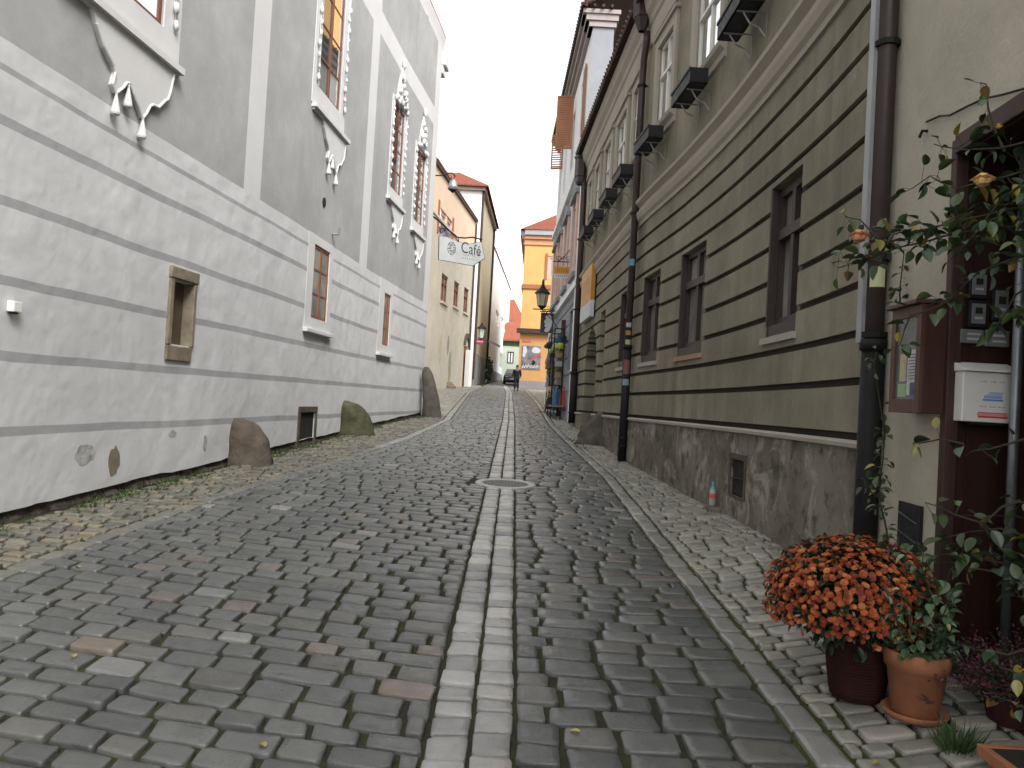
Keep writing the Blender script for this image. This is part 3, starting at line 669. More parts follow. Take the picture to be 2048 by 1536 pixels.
# ================================================================== RIGHT: long brown rendered house
def tz(z, t): return z-.005*(t-7)
def right_house():
    global TILT
    root = thing('rendered_house', 'long brown grey house with grooved lower wall and white upper windows on the right', 'house', (2.4, 9, .4))
    T0, T1 = 5.06, 22.35
    GW = [(6.86, 7.72), (10.05, 11.2), (12.26, 13.3), (14.4, 15.35)]
    holes = [(a, b, 2.30, 3.80, -.16) for a, b in GW]+[(17.2, 17.9, 2.08, 3.74, -.18)]
    UP_ = [(5.35, 6.5), (7.75, 8.9), (9.83, 10.97), (12.1, 12.98), (14.2, 14.9), (15.62, 16.75), (17.5, 18.4), (19.2, 20.0), (20.7, 21.4)]
    holes += [(a, b, 6.2, 7.62, -.07) for a, b in UP_]+[(8.03, 8.5, .67, 1.05, -.05)]
    arch = (18.35, 20.3, 2.55); ac = (arch[0]+arch[1])/2; ar = (arch[1]-arch[0])/2
    grooves = [1.42, 1.81, 2.15, 2.50, 2.85, 3.20, 3.55, 3.885, 4.22, 4.53]; gh = .029
    ts = frange(T0, T1, .35); zs = [-.2, .6, 1.38, 4.9, 9.0]+frange(5.2, 9.0, .7)
    for h in holes: ts += [h[0], h[1]]; zs += [h[2], h[3]]
    for g in grooves: zs += [g-gh, g+gh]
    ts += frange(arch[0], arch[1], .1); zs += frange(2.5, 3.55, .1)
    def isarch(t, z): return arch[0] < t < arch[1] and (z < arch[2] or (t-ac)**2+(z-arch[2])**2 < ar*ar)
    def off(t, z):
        h = inside(t, z, holes)
        if h: return h[4]
        if isarch(t, z): return -.35
        if z < 1.38: return .035
        for g in grooves:
            if abs(z-g) < gh: return -.035
        return 0.
    def mat(t, z):
        if z < 1.38: return 1
        for g in grooves:
            if abs(z-g) < gh: return 2
        return 0
    mb = grid_wall(WR, ts, zs, off, mat, lambda t, z: tz(z, t) if z > 1.2 and z < 5 else z)
    mb.quad(WR.at(T1, .4, 0), (9, T1+.2, .4), (9, T1+.2, 9), WR.at(T1, 9, 0), 0)
    mb.build('wall', [M['rw'], M['plinth'], M['rw_groove']], root)
    TILT = True
    q = MB(); q.sweep(WR, T0, 18.3, [(.03, 1.335), (.062, 1.345), (.066, 1.375), (.05, 1.39), (0, 1.395)], 40); q.sweep(WR, 20.4, T1, [(.03, 1.335), (.062, 1.345), (.066, 1.375), (.05, 1.39), (0, 1.395)], 6); q.build('plinth_ledge', M['rw_trim'], root)
    q = MB(); q.sweep(WR, T0, T1, [(0, 4.80), (.03, 4.80), (.035, 4.86), (.07, 4.90), (.095, 4.98), (.10, 5.03), (.05, 5.06), (.045, 5.12), (.12, 5.18), (.125, 5.23), (0, 5.26)], 50); q.build('string_course', M['rw_trim'], root)
    q = MB(); q.sweep(WR, T0, T1, [(0, 7.98), (.04, 8.0), (.05, 8.12), (.05, 8.3), (.08, 8.33), (.1, 8.42), (.17, 8.5), (.2, 8.62), (.22, 8.7), (0, 8.72)], 50); q.build('eave_cornice', M['rw_trim'], root)
    TILT = False
    r = MB(); n = 60
    for i in range(n):
        a = T0+(T1-T0)*i/n; b = T0+(T1-T0)*(i+1)/n
        p, s = WR.at(a, 8.66, .34), WR.at(b, 8.66, .34); p1, s1 = WR.at(a, 8.74, 0), WR.at(b, 8.74, 0)
        r.hexa([p, s, s1, p1, (p[0], p[1], 8.74), (s[0], s[1], 8.74), (s1[0], s1[1], 8.90), (p1[0], p1[1], 8.90)])
        r.hexa([p1, s1, (9, b, 13.5), (9, a, 13.5), (p1[0], p1[1], 8.9), (s1[0], s1[1], 8.9), (9, b, 13.7), (9, a, 13.7)])
    t = T0
    while t < T1-.1:                                    # round tile ends along the eave
        r.tube([WR.at(t+.09, 8.745, .36), WR.at(t+.09, 8.90, .02)], .05, 7); t += .19
    r.build('roof', M['tile_dark'], root)
    # ground floor windows
    for i, (a, b) in enumerate(GW):
        window(WR, root, a, b, 2.42, 3.78, -.155, M['windark'], M['glass_grey'] if i else M['glass_grey'], fr=.075, mull=(.5,), trans=(.66,), transom_w=.10, thick=.07)
        u = MB(); u.wbox(WR, a, b, 2.30, 2.42, -.155, -.02); u.build('window_sill', M['windark'], root)
        u = MB(); u.wbox(WR, a-.04, b+.04, 2.235, 2.298, -.1, .035); u.build('sill_ledge', M['rw_trim'] if i != 1 else simple('broken_brick_edge', (.33, .20, .13), .9, .3, 12, .5), root)
        u = MB(); u.wbox(WR, b-.035, b-.001, 2.43, 3.79, -.155, -.005); u.build('reveal_board', M['windark'], root)
    window(WR, root, 17.2, 17.9, 2.08, 3.74, -.16, M['winorange'], M['glass_grey'], fr=.08, trans=(.7,))
    d = MB(); d.wbox(WR, arch[0], arch[1], .4, 3.5, -.345, -.30); d.wbox(WR, ac-.03, ac+.03, .4, 2.6, -.30, -.28)
    for s in (-1, 1):
        for z in (1.0, 1.8): d.wbox(WR, ac+s*.45-.3, ac+s*.45+.3, z, z+.6, -.30, -.285)
    d.build('arched_door', M['windark'], root)
    # vent in plinth
    v = MB(); v.wbox(WR, 8.0, 8.53, .64, .67, -.1, .045); v.wbox(WR, 7.97, 8.03, .64, 1.05, -.1, .045); v.wbox(WR, 8.5, 8.56, .64, 1.05, -.1, .045); v.wbox(WR, 7.97, 8.56, 1.05, 1.11, -.1, .045)
    vo = v.build('cellar_vent', simple('vent_frame_brick', (.085, .055, .045), .9, .3, 12), root); v = MB(); v.wbox(WR, 8.03, 8.5, .67, 1.05, .0, .012); v.build('vent_shade_panel', M['black'], vo)  # black panel across the opening, painting in the vent's inner shade
    v = MB(); v.tube([WR.at(8.03, .86, .03), WR.at(8.5, .84, .03)], .008, 6); v.build('bar', M['iron'], vo)
    # upper windows with surrounds and sills
    for a, b in UP_:
        window(WR, root, a, b, 6.2, 7.62, -.06, M['winwhite'], M['glass_sky'], fr=.05, mull=(.5,), trans=(.62,), thick=.035, transom_w=.05)
        s = MB(); s.wbox(WR, a-.17, a, 6.2, 7.79, 0, .045); s.wbox(WR, b, b+.17, 6.2, 7.79, 0, .045); s.wbox(WR, a, b, 7.62, 7.79, 0, .045)
        s.wbox(WR, a-.22, b+.22, 7.79, 7.84, 0, .09); s.build('surround', M['rw_trim'], root)
        q = MB(); q.sweep(WR, a-.24, b+.24, [(0, 5.98), (.035, 6.0), (.04, 6.08), (.10, 6.13), (.115, 6.185), (0, 6.2)], 6); q.build('sill', M['rw_trim'], root)
    # downpipes
    def pipe(pts, r, name, m, hop=None, iron_to=None, brackets=(), stickers=()):
        p = MB(); p.tube(pts, r, 12); po = p.build('downpipe', m, root, smooth=True)
        if iron_to:
            b = MB(); a = Vector(pts[-1]); t = Vector(pts[-2]); u = (t-a).normalized(); e = a+u*((iron_to-a.z)/u.z)
            b.tube([a, e], r*1.22, 12); b.tube([e-u*.02, e+u*.05], r*1.42, 12); b.build('cast_iron_foot', M['iron'], po, smooth=True)
        for z in brackets:
            i = [k for k in range(len(pts)-1) if pts[k][2] >= z >= pts[k+1][2]]
            if not i: continue
            A, B = Vector(pts[i[0]]), Vector(pts[i[0]+1]); c = A.lerp(B, (A.z-z)/(A.z-B.z))
            b = MB(); b.tube([c-Vector((0, 0, .018)), c+Vector((0, 0, .018))], r*1.35, 12); b.tube([c, c+Vector((.16, 0, 0))], .010, 6); b.build('bracket', M['iron'], po)
        if hop:
            h = MB(); c = hop
            h.lathe(c, [(r*1.1, -.22), (r*1.6, -.14), (.15, 0.), (.175, .02)], 6, cap=False); h.lathe(c, [(.17, .02), (.17, .52), (.20, .54), (.20, .6)], 6); h.build('hopper', M['pipe'], po)
        for (z, hgt, c, side) in stickers:
            i = [k for k in range(len(pts)-1) if pts[k][2] >= z >= pts[k+1][2]][0]
            A, B = Vector(pts[i]), Vector(pts[i+1]); q = A.lerp(B, (A.z-z)/(A.z-B.z)); s = MB(); N = 7; V = []
            rr = r*(1.24 if iron_to and z < iron_to else 1.03)
            for k in range(N):
                an = -PI/2-.95*side+.8*(k/(N-1)-.5)*2
                V += [(q.x+rr*math.cos(an), q.y+rr*math.sin(an), z-hgt/2), (q.x+rr*math.cos(an), q.y+rr*math.sin(an), z+hgt/2)]
            s.add(V, [(2*k, 2*k+2, 2*k+3, 2*k+1) for k in range(N-1)]); s.build('sticker', flat('sticker_%d_%d_%d' % tuple(int(x*99) for x in c), c), po)
        return po
    W = lambda t, z, o=.11: WR.at(t, z, o)
    pipe([W(13.62, 8.2), W(13.62, 8.02), W(13.75, 7.75), W(13.78, 7.4), W(13.85, .45)], .062, '', M['pipe'], hop=W(13.62, 8.42, .2), iron_to=2.6, brackets=(7.3, 5.0, 1.0, .85),
         stickers=((4.12, .12, (.12, .25, .36), .3), (3.0, .08, (.34, .34, .33), .2), (2.86, .08, (.32, .15, .06), .2), (2.66, .16, (.30, .33, .19), .2), (2.25, .26, (.16, .07, .06), .2), (1.98, .11, (.17, .27, .31), .2)))
    pipe([W(22.0, 8.2), W(22.0, 7.9), W(21.9, 7.5), W(21.8, 1.0)], .085, '', M['pipe'], hop=W(22.0, 8.0, .22), iron_to=2.4, brackets=(6.2, 4.2, 1.3))
    pz = MB()
    z3 = [W(5.0, 8.4, .07), W(5.0, 2.02, .07)]
    po = pipe([W(5.0, 8.5, .07), W(5.0, .2, .07)], .060, '', M['pipe'], iron_to=2.02, brackets=(4.0, 2.6, 2.1), stickers=((2.47, .13, (.45, .47, .28), .35),))
    e = MB(); c = W(5.0, 2, .07); e.box(c[0]-.085, c[0]-.055, c[1]+.005, c[1]+.075, 2.05, 8.5); e.build('zinc_flange', M['zinc'], po)
    # flower boxes hang under the sills, things of their own
    names = {(7.75, 8.9): 'largest dark flower box high under the right house window cut by the top edge', (9.83, 10.97): 'dark flower box under the second upper window from the camera on the right house',
             (12.1, 12.98): 'dark flower box just right of the brown downpipe with the hopper', (14.2, 14.9): 'dark flower box directly left of the brown downpipe with the hopper',
             (15.62, 16.75): 'dark flower box second to the left of the hopper downpipe', (17.5, 18.4): 'dark flower box third to the left of the hopper downpipe', (19.2, 20.0): 'smallest dark flower box beside the far downpipe'}
    for (a, b), lab in names.items():
        c = (a+b)/2; hw = .45; p = WR.at(c, 5.86, .22); rt = thing('flower_box', lab, 'flower box', p, 'dark flower boxes under the upper windows')
        m = MB(); z0, z1 = 5.78, 5.98; A, B, th = c-hw, c+hw, .02
        m.wbox(WR, A, B, z0, z0+th, .12, .36); m.wbox(WR, A, B, z0, z1, .12, .14); m.wbox(WR, A, B, z0, z1, .34, .36); m.wbox(WR, A, A+th, z0, z1, .141, .339, n=1); m.wbox(WR, B-th, B, z0, z1, .141, .339, n=1)
        m.wbox(WR, A-.01, B+.01, z1-.03, z1+.005, .36, .372); m.build('box', M['plastic'], rt)
        s = MB(); s.wbox(WR, A+th, B-th, z1-.06, z1-.03, .14, .34); s.build('soil', M['soil'], rt)
        for t in (A+.2, B-.2):
            k = MB(); k.tube([WR.at(t, z0-.005, .34), WR.at(t, z0-.005, .02), WR.at(t, z0-.3, .02)], .012, 6); k.tube([WR.at(t, z0-.02, .27), WR.at(t, z0-.13, .2), WR.at(t, z0-.17, .10), WR.at(t, z0-.26, .03)], .010, 6); k.build('bracket', M['zinc'], rt)
right_house()
def right_guard_stone():
    a = WR.at(16.9, gz(WR.X(16.9), 16.9), 0); rt = thing('guard_stone', 'broken dark guard stone beside the arched doorway on the right', 'guard stone', a)
    mb = MB(); nu, nv = 14, 12; V = []
    for j in range(nv+1):
        f = j/nv
        for k in range(nu):
            q = PI*k/(nu-1); w = .42*(1-.35*f); d = .48*(1-f**1.8)+.05
            V.append(WR.at(16.9+w*math.cos(q)*(1+.15*nz(k, f*3)), a[2]-.08+f*.78, .03+d*math.sin(q)*(1+.25*nz(k*.7, f*5))))
    mb.add(V, [(j*nu+k, j*nu+k+1, (j+1)*nu+k+1, (j+1)*nu+k) for j in range(nv) for k in range(nu-1)]+[tuple(nv*nu+k for k in range(nu))]); mb.build('stone', M['stone_dark'], rt, smooth=True)
right_guard_stone()
def bottle():
    t, z = WR.px(1442, 1000); g = gz(WR.X(t), t); p = WR.at(t, g, .10); rt = thing('bottle', 'clear bottle with red label and teal neck standing at the foot of the right wall', 'bottle', p)
    s = MB(); s.hexa([WR.at(t-.16, g-.1, .03), WR.at(t+.16, g-.1, .03), WR.at(t+.14, g-.1, .2), WR.at(t-.14, g-.1, .18), WR.at(t-.15, g+.055, .03), WR.at(t+.15, g+.06, .03), WR.at(t+.12, g+.05, .18), WR.at(t-.12, g+.05, .16)])
    so = tag(s.build('foot_stone', M['plinth'], None, bevel=.02), 'low cement lump under the bottle at the right wall', 'stone')
    b = MB(); q = (p[0], p[1], g+.057)
    b.lathe(q, [(.034, 0), (.038, .01), (.038, .16), (.03, .19), (.014, .22), (.013, .27)], 14); bo = b.build('body', simple('clear_bottle', (.34, .37, .34), .12, .1), rt, smooth=True)
    l = MB(); l.lathe(q, [(.0392, .085), (.0392, .14)], 14, cap=False); l.build('label', flat('red_label', (.62, .10, .09)), rt)
    n = MB(); n.lathe(q, [(.0312, .188), (.0155, .221), (.0145, .255), (.0165, .256), (.0165, .28)], 14); n.build('neck_foil', flat('teal_foil', (.08, .36, .34)), rt)
    c = MB(); r = ground_pt(1443, 1020); c.lathe((r[0], r[1], r[2]+.001), [(.02, 0), (.02, .012), (.012, .014)], 10)
    tag(c.build('litter', flat('red_cap', (.62, .08, .06)), None), 'small red round scrap lying on the paving below the bottle', 'litter')
bottle()
# ================================================================== NEAR RIGHT: house with the dark red portal
JY = 4.17; JX = WR.X(JY); JW = LineWall((JX, JY), (3.1, JY), (0, -1))
def near_house():
    root = thing('portal_house', 'grey brown house with a deep dark red wooden portal at the right edge', 'house', (2.4, 4, .2))
    P0, P1, PZ = 2.7, JY, 3.0
    ts = frange(-5, 5.04, .5)+[P0, P1]; zs = [-.3, PZ, .55, .78]+frange(3, 12, 1.)
    mb = grid_wall(WR, ts, zs, lambda t, z: None if P0 < t < P1 and z < PZ else 0., lambda t, z: 0)
    # deep recess
    a, b = WR.at(P0, 0), WR.at(P1, 0); D = 3.1
    mb.quad(WR.at(P0, -.3), (D, P0, -.3), (D, P0, PZ), WR.at(P0, PZ), 0); mb.quad(WR.at(P0, PZ), (D, P0, PZ), (D, P1, PZ), WR.at(P1, PZ), 1)
    mb.quad((a[0], a[1], .18), (D, P0, .18), (D, P1, .18), (b[0], b[1], .18), 0)
    mb.quad(WR.at(5.04, 8.6), (9, 5.04, 8.6), (9, 5.04, 12), WR.at(5.04, 12), 0)
    mb.build('wall', [M['near'], M['redwood']], root)
    r = MB(); r.hexa([(1.9, -5, 12), (2.05, 5.1, 12), (9, 5.1, 16), (9, -5, 16), (1.9, -5, 12.15), (2.05, 5.1, 12.15), (9, 5.1, 16.15), (9, -5, 16.15)]); r.build('roof', M['tile'], root)
    j = MB(); j.wbox(JW, .045, .80, .1, PZ, 0, .012)
    for t in (.10, .24, .38, .52, .66): j.wbox(JW, t, t+.012, .1, PZ, .012, .02)
    j.build('jamb_panelling', M['redwood'], root)
    c = MB(); c.wbox(JW, -.012, .045, .1, PZ, 0, .04); c.wbox(WR, JY-.04, JY+.02, .1, PZ+.09, .0, .025); c.wbox(WR, P0-.1, JY-.04, PZ, PZ+.10, .0, .04)
    c.build('portal_frame', M['redframe'], root, bevel=.006)
    d = MB(); d.box(D-.06, D, P0, P1-.02, .18, PZ)
    for i in range(4): d.box(D-.085, D-.06, P0+.1+i*.35, P0+.38+i*.35, .4, 2.8)
    d.build('door', M['redwood'], root)
    # vent plate on the pier
    t0, z0 = WR.px(1800, 1092); t1, z1 = WR.px(1848, 1014); v = MB(); v.wbox(WR, t1, t0, z0, z1, .001, .02); vo = v.build('vent_plate', M['plastic'], root)
    for q in (.3, .7):
        w = MB(); z = lerp(z0, z1, q); w.tube([WR.at(t1+.02, z-.02, .028), WR.at((t0+t1)/2, z, .03), WR.at(t0-.02, z+.02, .028)], .003, 5); w.build('wire', M['steel'], vo)
    cb = MB(); pts = []
    for px, py in ((1858, 244), (1885, 232), (1905, 231), (1940, 213), (1975, 197), (2010, 190), (2060, 176)): t, z = WR.px(px, py); pts.append(WR.at(t, z, .015))
    cb.tube(pts, .006, 6); cb.build('cable', M['iron'], root)
    s = MB(); ts = np.linspace(4.25, 4.98, 6)                      # old iron hook
    p = WR.at(*WR.px(1855, 262), .0); s.tube([p, (p[0]-.03, p[1], p[2]-.0), (p[0]-.03, p[1]+.03, p[2]-.03)], .01, 5); s.build('wall_hook', M['iron'], root)
near_house()
def menu_box():
    t0, t1 = 4.165, 4.53; zb = at(1840, 826, 4.17)[2]; zt = at(1840, 606, 4.17)[2]
    rt = thing('menu_box', 'brown wooden menu showcase with glass front hung on the pier left of the portal', 'showcase', WR.at(t0, zb, .08))
    b = MB(); o = .155; b.wbox(WR, t0, t1, zb, zt, .002, o-.02, n=1); b.build('case', wood('menu_case_wood', (.055, .020, .014)), rt, bevel=.004)
    f = MB(); w = .05
    f.wbox(WR, t0, t0+w, zb, zt, o-.019, o, n=1); f.wbox(WR, t1-w, t1, zb, zt, o-.019, o, n=1); f.wbox(WR, t0+w, t1-w, zb, zb+.075, o-.019, o, n=1); f.wbox(WR, t0+w, t1-w, zt-.06, zt, o-.019, o, n=1)
    f.build('door_frame', M['menuwood'], rt)
    c = MB(); c.wbox(WR, t0-.01, t1+.02, zt+.001, zt+.025, -.0, o+.035, n=1); c.build('cap', M['menuwood'], rt, bevel=.004)
    g = MB(); g.wbox(WR, t0+w, t1-w, zb+.075, zt-.06, o-.019, o-.012, n=1); go = g.build('pane', simple('menu_backing', (.10, .105, .105), .15, .2, 3), rt)
    def sheet(a, b_, c_, d, col, nm):
        q = MB(); A, B = t0+w, t1-w; q.wbox(WR, lerp(A, B, a), lerp(A, B, b_), lerp(zb+.075, zt-.06, c_), lerp(zb+.075, zt-.06, d), o-.0115, o-.0105, n=1); q.build(nm, flat(nm+'_paper', col, .35), go)
    sheet(.06, .44, .05, .60, (.44, .44, .46), 'menu_sheet'); sheet(.50, .80, .22, .56, (.40, .37, .20), 'yellow_notice'); sheet(.04, .30, .03, .20, (.05, .11, .28), 'blue_notice'); sheet(.46, .86, .03, .19, (.22, .36, .18), 'green_notice')
    for k in range(9):
        q = MB(); A, B = t0+w, t1-w; z = lerp(zb+.075, zt-.06, .24+k*.037); q.wbox(WR, lerp(A, B, .09), lerp(A, B, random.uniform(.3, .41)), z, z+.005, o-.0104, o-.0100, n=1)
        q.build('printed_line', flat('print_ink', (.07, .07, .08)), go)
menu_box()
def mailbox():
    d = .115; t0, zb = JW.px(1920, 842); t1, zt = JW.px(2036, 738); k = (JY-d)/JY
    # the front face stands d before the panel
    def fp(px, py): p = at(px, py, JY-d); return p[0]-JX, p[2]
    t0, zb = fp(1923, 842); t1, zt = fp(2034, 748)
    rt = thing('mailbox', 'white metal letter box with blue and red print hung in the portal', 'letter box', JW.at((t0+t1)/2, zb, .02))
    b = MB(); b.wbox(JW, t0, t1, zb, zt, .021, d, n=1); b.build('case', M['white'], rt, bevel=.005)
    l = MB(); l.hexa([JW.at(t0-.008, zt+.002, .021), JW.at(t1+.008, zt+.002, .021), JW.at(t1+.008, zt+.002, d+.022), JW.at(t0-.008, zt+.002, d+.022),
                      JW.at(t0-.008, zt+.055, .021), JW.at(t1+.008, zt+.055, .021), JW.at(t1+.008, zt+.012, d+.022), JW.at(t0-.008, zt+.012, d+.022)]); l.build('lid', M['white'], rt, bevel=.003)
    W_, H_ = t1-t0, zt-zb
    def pr(a, b_, c, e, col, nm): q = MB(); q.wbox(JW, t0+W_*a, t0+W_*b_, zb+H_*c, zb+H_*e, d+.0005, d+.0012, n=1); q.build(nm, col, rt)
    red = flat('red_print', (.58, .05, .06)); blue = flat('blue_print', (.10, .22, .50)); lblue = flat('pale_blue_print', (.30, .38, .62)); ink = flat('print_grey', (.22, .22, .23)); pink = flat('pale_red_print', (.68, .28, .28))
    pr(.30, .86, .09, .13, red, 'red_stripe'); pr(.28, .86, .135, .175, pink, 'red_stripe'); pr(.30, .84, .18, .20, red, 'red_stripe')
    pr(.38, .76, .43, .465, blue, 'blue_mark'); pr(.40, .74, .475, .54, lblue, 'blue_mark'); pr(.46, .74, .55, .575, lblue, 'blue_mark'); pr(.50, .76, .59, .605, blue, 'blue_mark')
    for r, z in ((0, .30), (1, .80)):
        for x in (.34, .52, .68):
            for i in range(4): pr(x+i*.028, x+i*.028+.016, z+.004*(i % 2), z+.028-.008*((i+r) % 3), ink, 'print_glyph')
    s = MB(); s.wbox(JW, t0+W_*.2, t1-W_*.15, zb-.014, zb-.001, .03, d*.9, n=1); s.build('bottom_flap', M['plastic'], rt)
mailbox()
def intercoms():
    d = .045
    def rect(x0, y0, x1, y1, dd): a = at(x0, y1, JY-dd); b = at(x1, y0, JY-dd); return a[0]-JX, b[0]-JX, a[2], b[2]
    for lab, R in (('dark doorbell panel, upper left of the group in the portal', (1938, 543, 1978, 596)), ('dark doorbell panel, lower left of the group in the portal', (1937, 601, 1976, 654)), ('dark doorbell panel, right of the group in the portal', (1984, 575, 2022, 642))):
        t0, t1, z0, z1 = rect(*R, d); rt = thing('doorbell_panel', lab, 'doorbell', JW.at((t0+t1)/2, z0, .02), 'doorbell panels in the portal')
        b = MB(); b.wbox(JW, t0, t1, z0, z1, .021, d, n=1); b.build('housing', M['plastic'], rt, bevel=.005)
        p = MB(); p.wbox(JW, t0+.012, t1-.012, z0+.02, z1-.02, d+.0004, d+.006, n=1); po = p.build('face_plate', M['greyplate'], rt, bevel=.002)
        q = MB(); c = (t0+t1)/2; q.wbox(JW, c-.018, c+.018, lerp(z0, z1, .5), lerp(z0, z1, .72), d+.0065, d+.009, n=1); q.build('speaker_slot', M['black'], po)
        q = MB(); q.wbox(JW, c-.022, c+.022, lerp(z0, z1, .30), lerp(z0, z1, .38), d+.0065, d+.0085, n=1); q.build('name_label', M['silver'], po)
    for lab, R in (('grey name plate box below the left doorbell panels', (1921, 660, 1968, 685)), ('grey name plate box below the right doorbell panel', (1971, 662, 2020, 692))):
        t0, t1, z0, z1 = rect(*R, d); rt = thing('name_plate_box', lab, 'name plate', JW.at((t0+t1)/2, z0, .02), 'name plate boxes in the portal')
        b = MB(); b.wbox(JW, t0, t1, z0, z1, .021, d, n=1); b.build('housing', M['greyplate'], rt, bevel=.004)
        for f in (.25, .6):
            q = MB(); q.wbox(JW, lerp(t0, t1, .28), lerp(t0, t1, .85), lerp(z0, z1, f), lerp(z0, z1, f+.14), d+.0004, d+.002, n=1); q.build('name_label', M['silver'], rt)
intercoms()
def steel_post():
    a, b = at(2036, 600, 3.95), at(2010, 1345, 3.95); x = (a[0]+b[0])/2
    rt = thing('steel_post', 'slim grey steel post standing in the portal right of the letter box', 'post', (x, 3.95, .18))
    p = MB(); p.tube([(x, 3.95, .14), (x, 3.95, 2.98)], .024, 14); p.build('pole', M['steel'], rt, smooth=True)
    p = MB(); p.lathe((x, 3.95, .17), [(.06, 0), (.06, .012), (.03, .016)], 16); p.build('base_plate', M['steel'], rt)
steel_post()

# ------------------------------------------------------------------ plants
def leaf(mb, p, d, up, L, w, c, fold=.25):
    d = Vector(d).normalized(); up = Vector(up); s = d.cross(up)
    if s.length < 1e-4: s = d.cross(Vector((1, .3, .2)))
    s.normalize(); n = s.cross(d).normalized(); p = Vector(p); mb.col = c
    m1 = p+d*L*.35; m2 = p+d*L*.7-n*L*.05; t = p+d*L-n*L*.16; h = n*w*fold
    if L < .045: mb.add([p, m1+s*w*.5+h, m2+s*w*.38+h*.6, t, m2-s*w*.38+h*.6, m1-s*w*.5+h, m1, m2], [(0, 6, 1), (1, 6, 7, 2), (2, 7, 3), (0, 5, 6), (5, 4, 7, 6), (4, 3, 7)]); return
    prof = ((.10, .30), (.27, .46), (.48, .50), (.70, .38), (.88, .17)); V = [p]
    for u, q in prof: m = p+d*L*u-n*L*.16*u*u; V += [m, m+s*w*q+h*q*2, m-s*w*q+h*q*2]
    V.append(t); Fs = [(0, 1, 2), (0, 3, 1), (13, 16, 14), (13, 15, 16)]
    for i in range(4): a = 1+3*i; Fs += [(a, a+3, a+4, a+1), (a, a+2, a+5, a+3)]
    mb.add(V, Fs)
def rvec(): 
    v = RNG.normal(size=3); return Vector(v/np.linalg.norm(v))
GREENS = [(.040, .074, .026), (.055, .092, .030), (.030, .056, .024), (.074, .105, .042), (.070, .105, .065)]
def gcol(yellow=.06):
    if random.random() < yellow: return jit(random.choice([(.30, .24, .04), (.22, .20, .05), (.26, .15, .05)]), .2)
    return jit(random.choice(GREENS), .3)
def vine(name, label, cat, paths, leaf_len=.062, density=1., yellow=.06, base=None, group=None, blooms=(), spread=.085):
    P3 = [[at(*p) for p in path] for path, _ in paths]
    base = base or tuple(P3[0][0]); rt = thing(name, label, cat, base, group)
    lf = MB()
    for pts, (_, dens) in zip(P3, paths):
        st = MB(); Q = []
        for i in range(len(pts)-1):
            a, b = Vector(pts[i]), Vector(pts[i+1]); n = max(2, int((b-a).length/.04))
            for k in range(n):
                f = k/n; q = a.lerp(b, f); q += Vector((nz(q.x*4, q.y*4, q.z*4), nz(q.z*4, q.x*4, 3.), nz(q.y*4, q.z*4, 7.)))*.03; Q.append(q)
        Q.append(Vector(pts[-1]))
        st.tube(Q, [lerp(.0065, .002, i/len(Q)) for i in range(len(Q))], 5)
        for q in Q:
            for _ in range(np.random.poisson(dens*density) if False else int(RNG.poisson(dens*density))):
                o = rvec()*random.uniform(.01, spread); b = q+o; d = (o.normalized()+Vector((0, 0, -.35))+rvec()*.5); L = leaf_len*random.uniform(.6, 1.2)
                leaf(lf, b, d, Vector((0, 0, 1))+rvec()*.55, L, L*.62, gcol(yellow))
                st.tube([q, b], .0014, 3, cap=False)
        st.build('stem', M['stem'], rt)
    lf.build('foliage', M['leaf'], rt, color=True, smooth=True)
    for px, py, Y, r, c in blooms:
        b = MB(); p = Vector(at(px, py, Y)); b.col = c; b.blob(p+Vector((0, 0, r*.25)), (r*.62, r*.62, r*.55), 3, nu=10, nv=7, wob=.3)
        for ring, (n, tilt, sc) in enumerate(((5, .25, .65), (6, .7, .85), (7, 1.15, 1.))):
            for k in range(n):
                q = 2*PI*(k+.5*ring)/n; d = Vector((math.cos(q)*math.sin(tilt), math.sin(q)*math.sin(tilt), math.cos(tilt))); leaf(b, p, d, Vector((0, 0, 1)) if tilt > .5 else Vector((math.cos(q), math.sin(q), .2)), r*sc, r*sc*1.0, jit(c, .2), .35)
        b.build('rose_bloom', M['petal'], rt, color=True)
    return rt
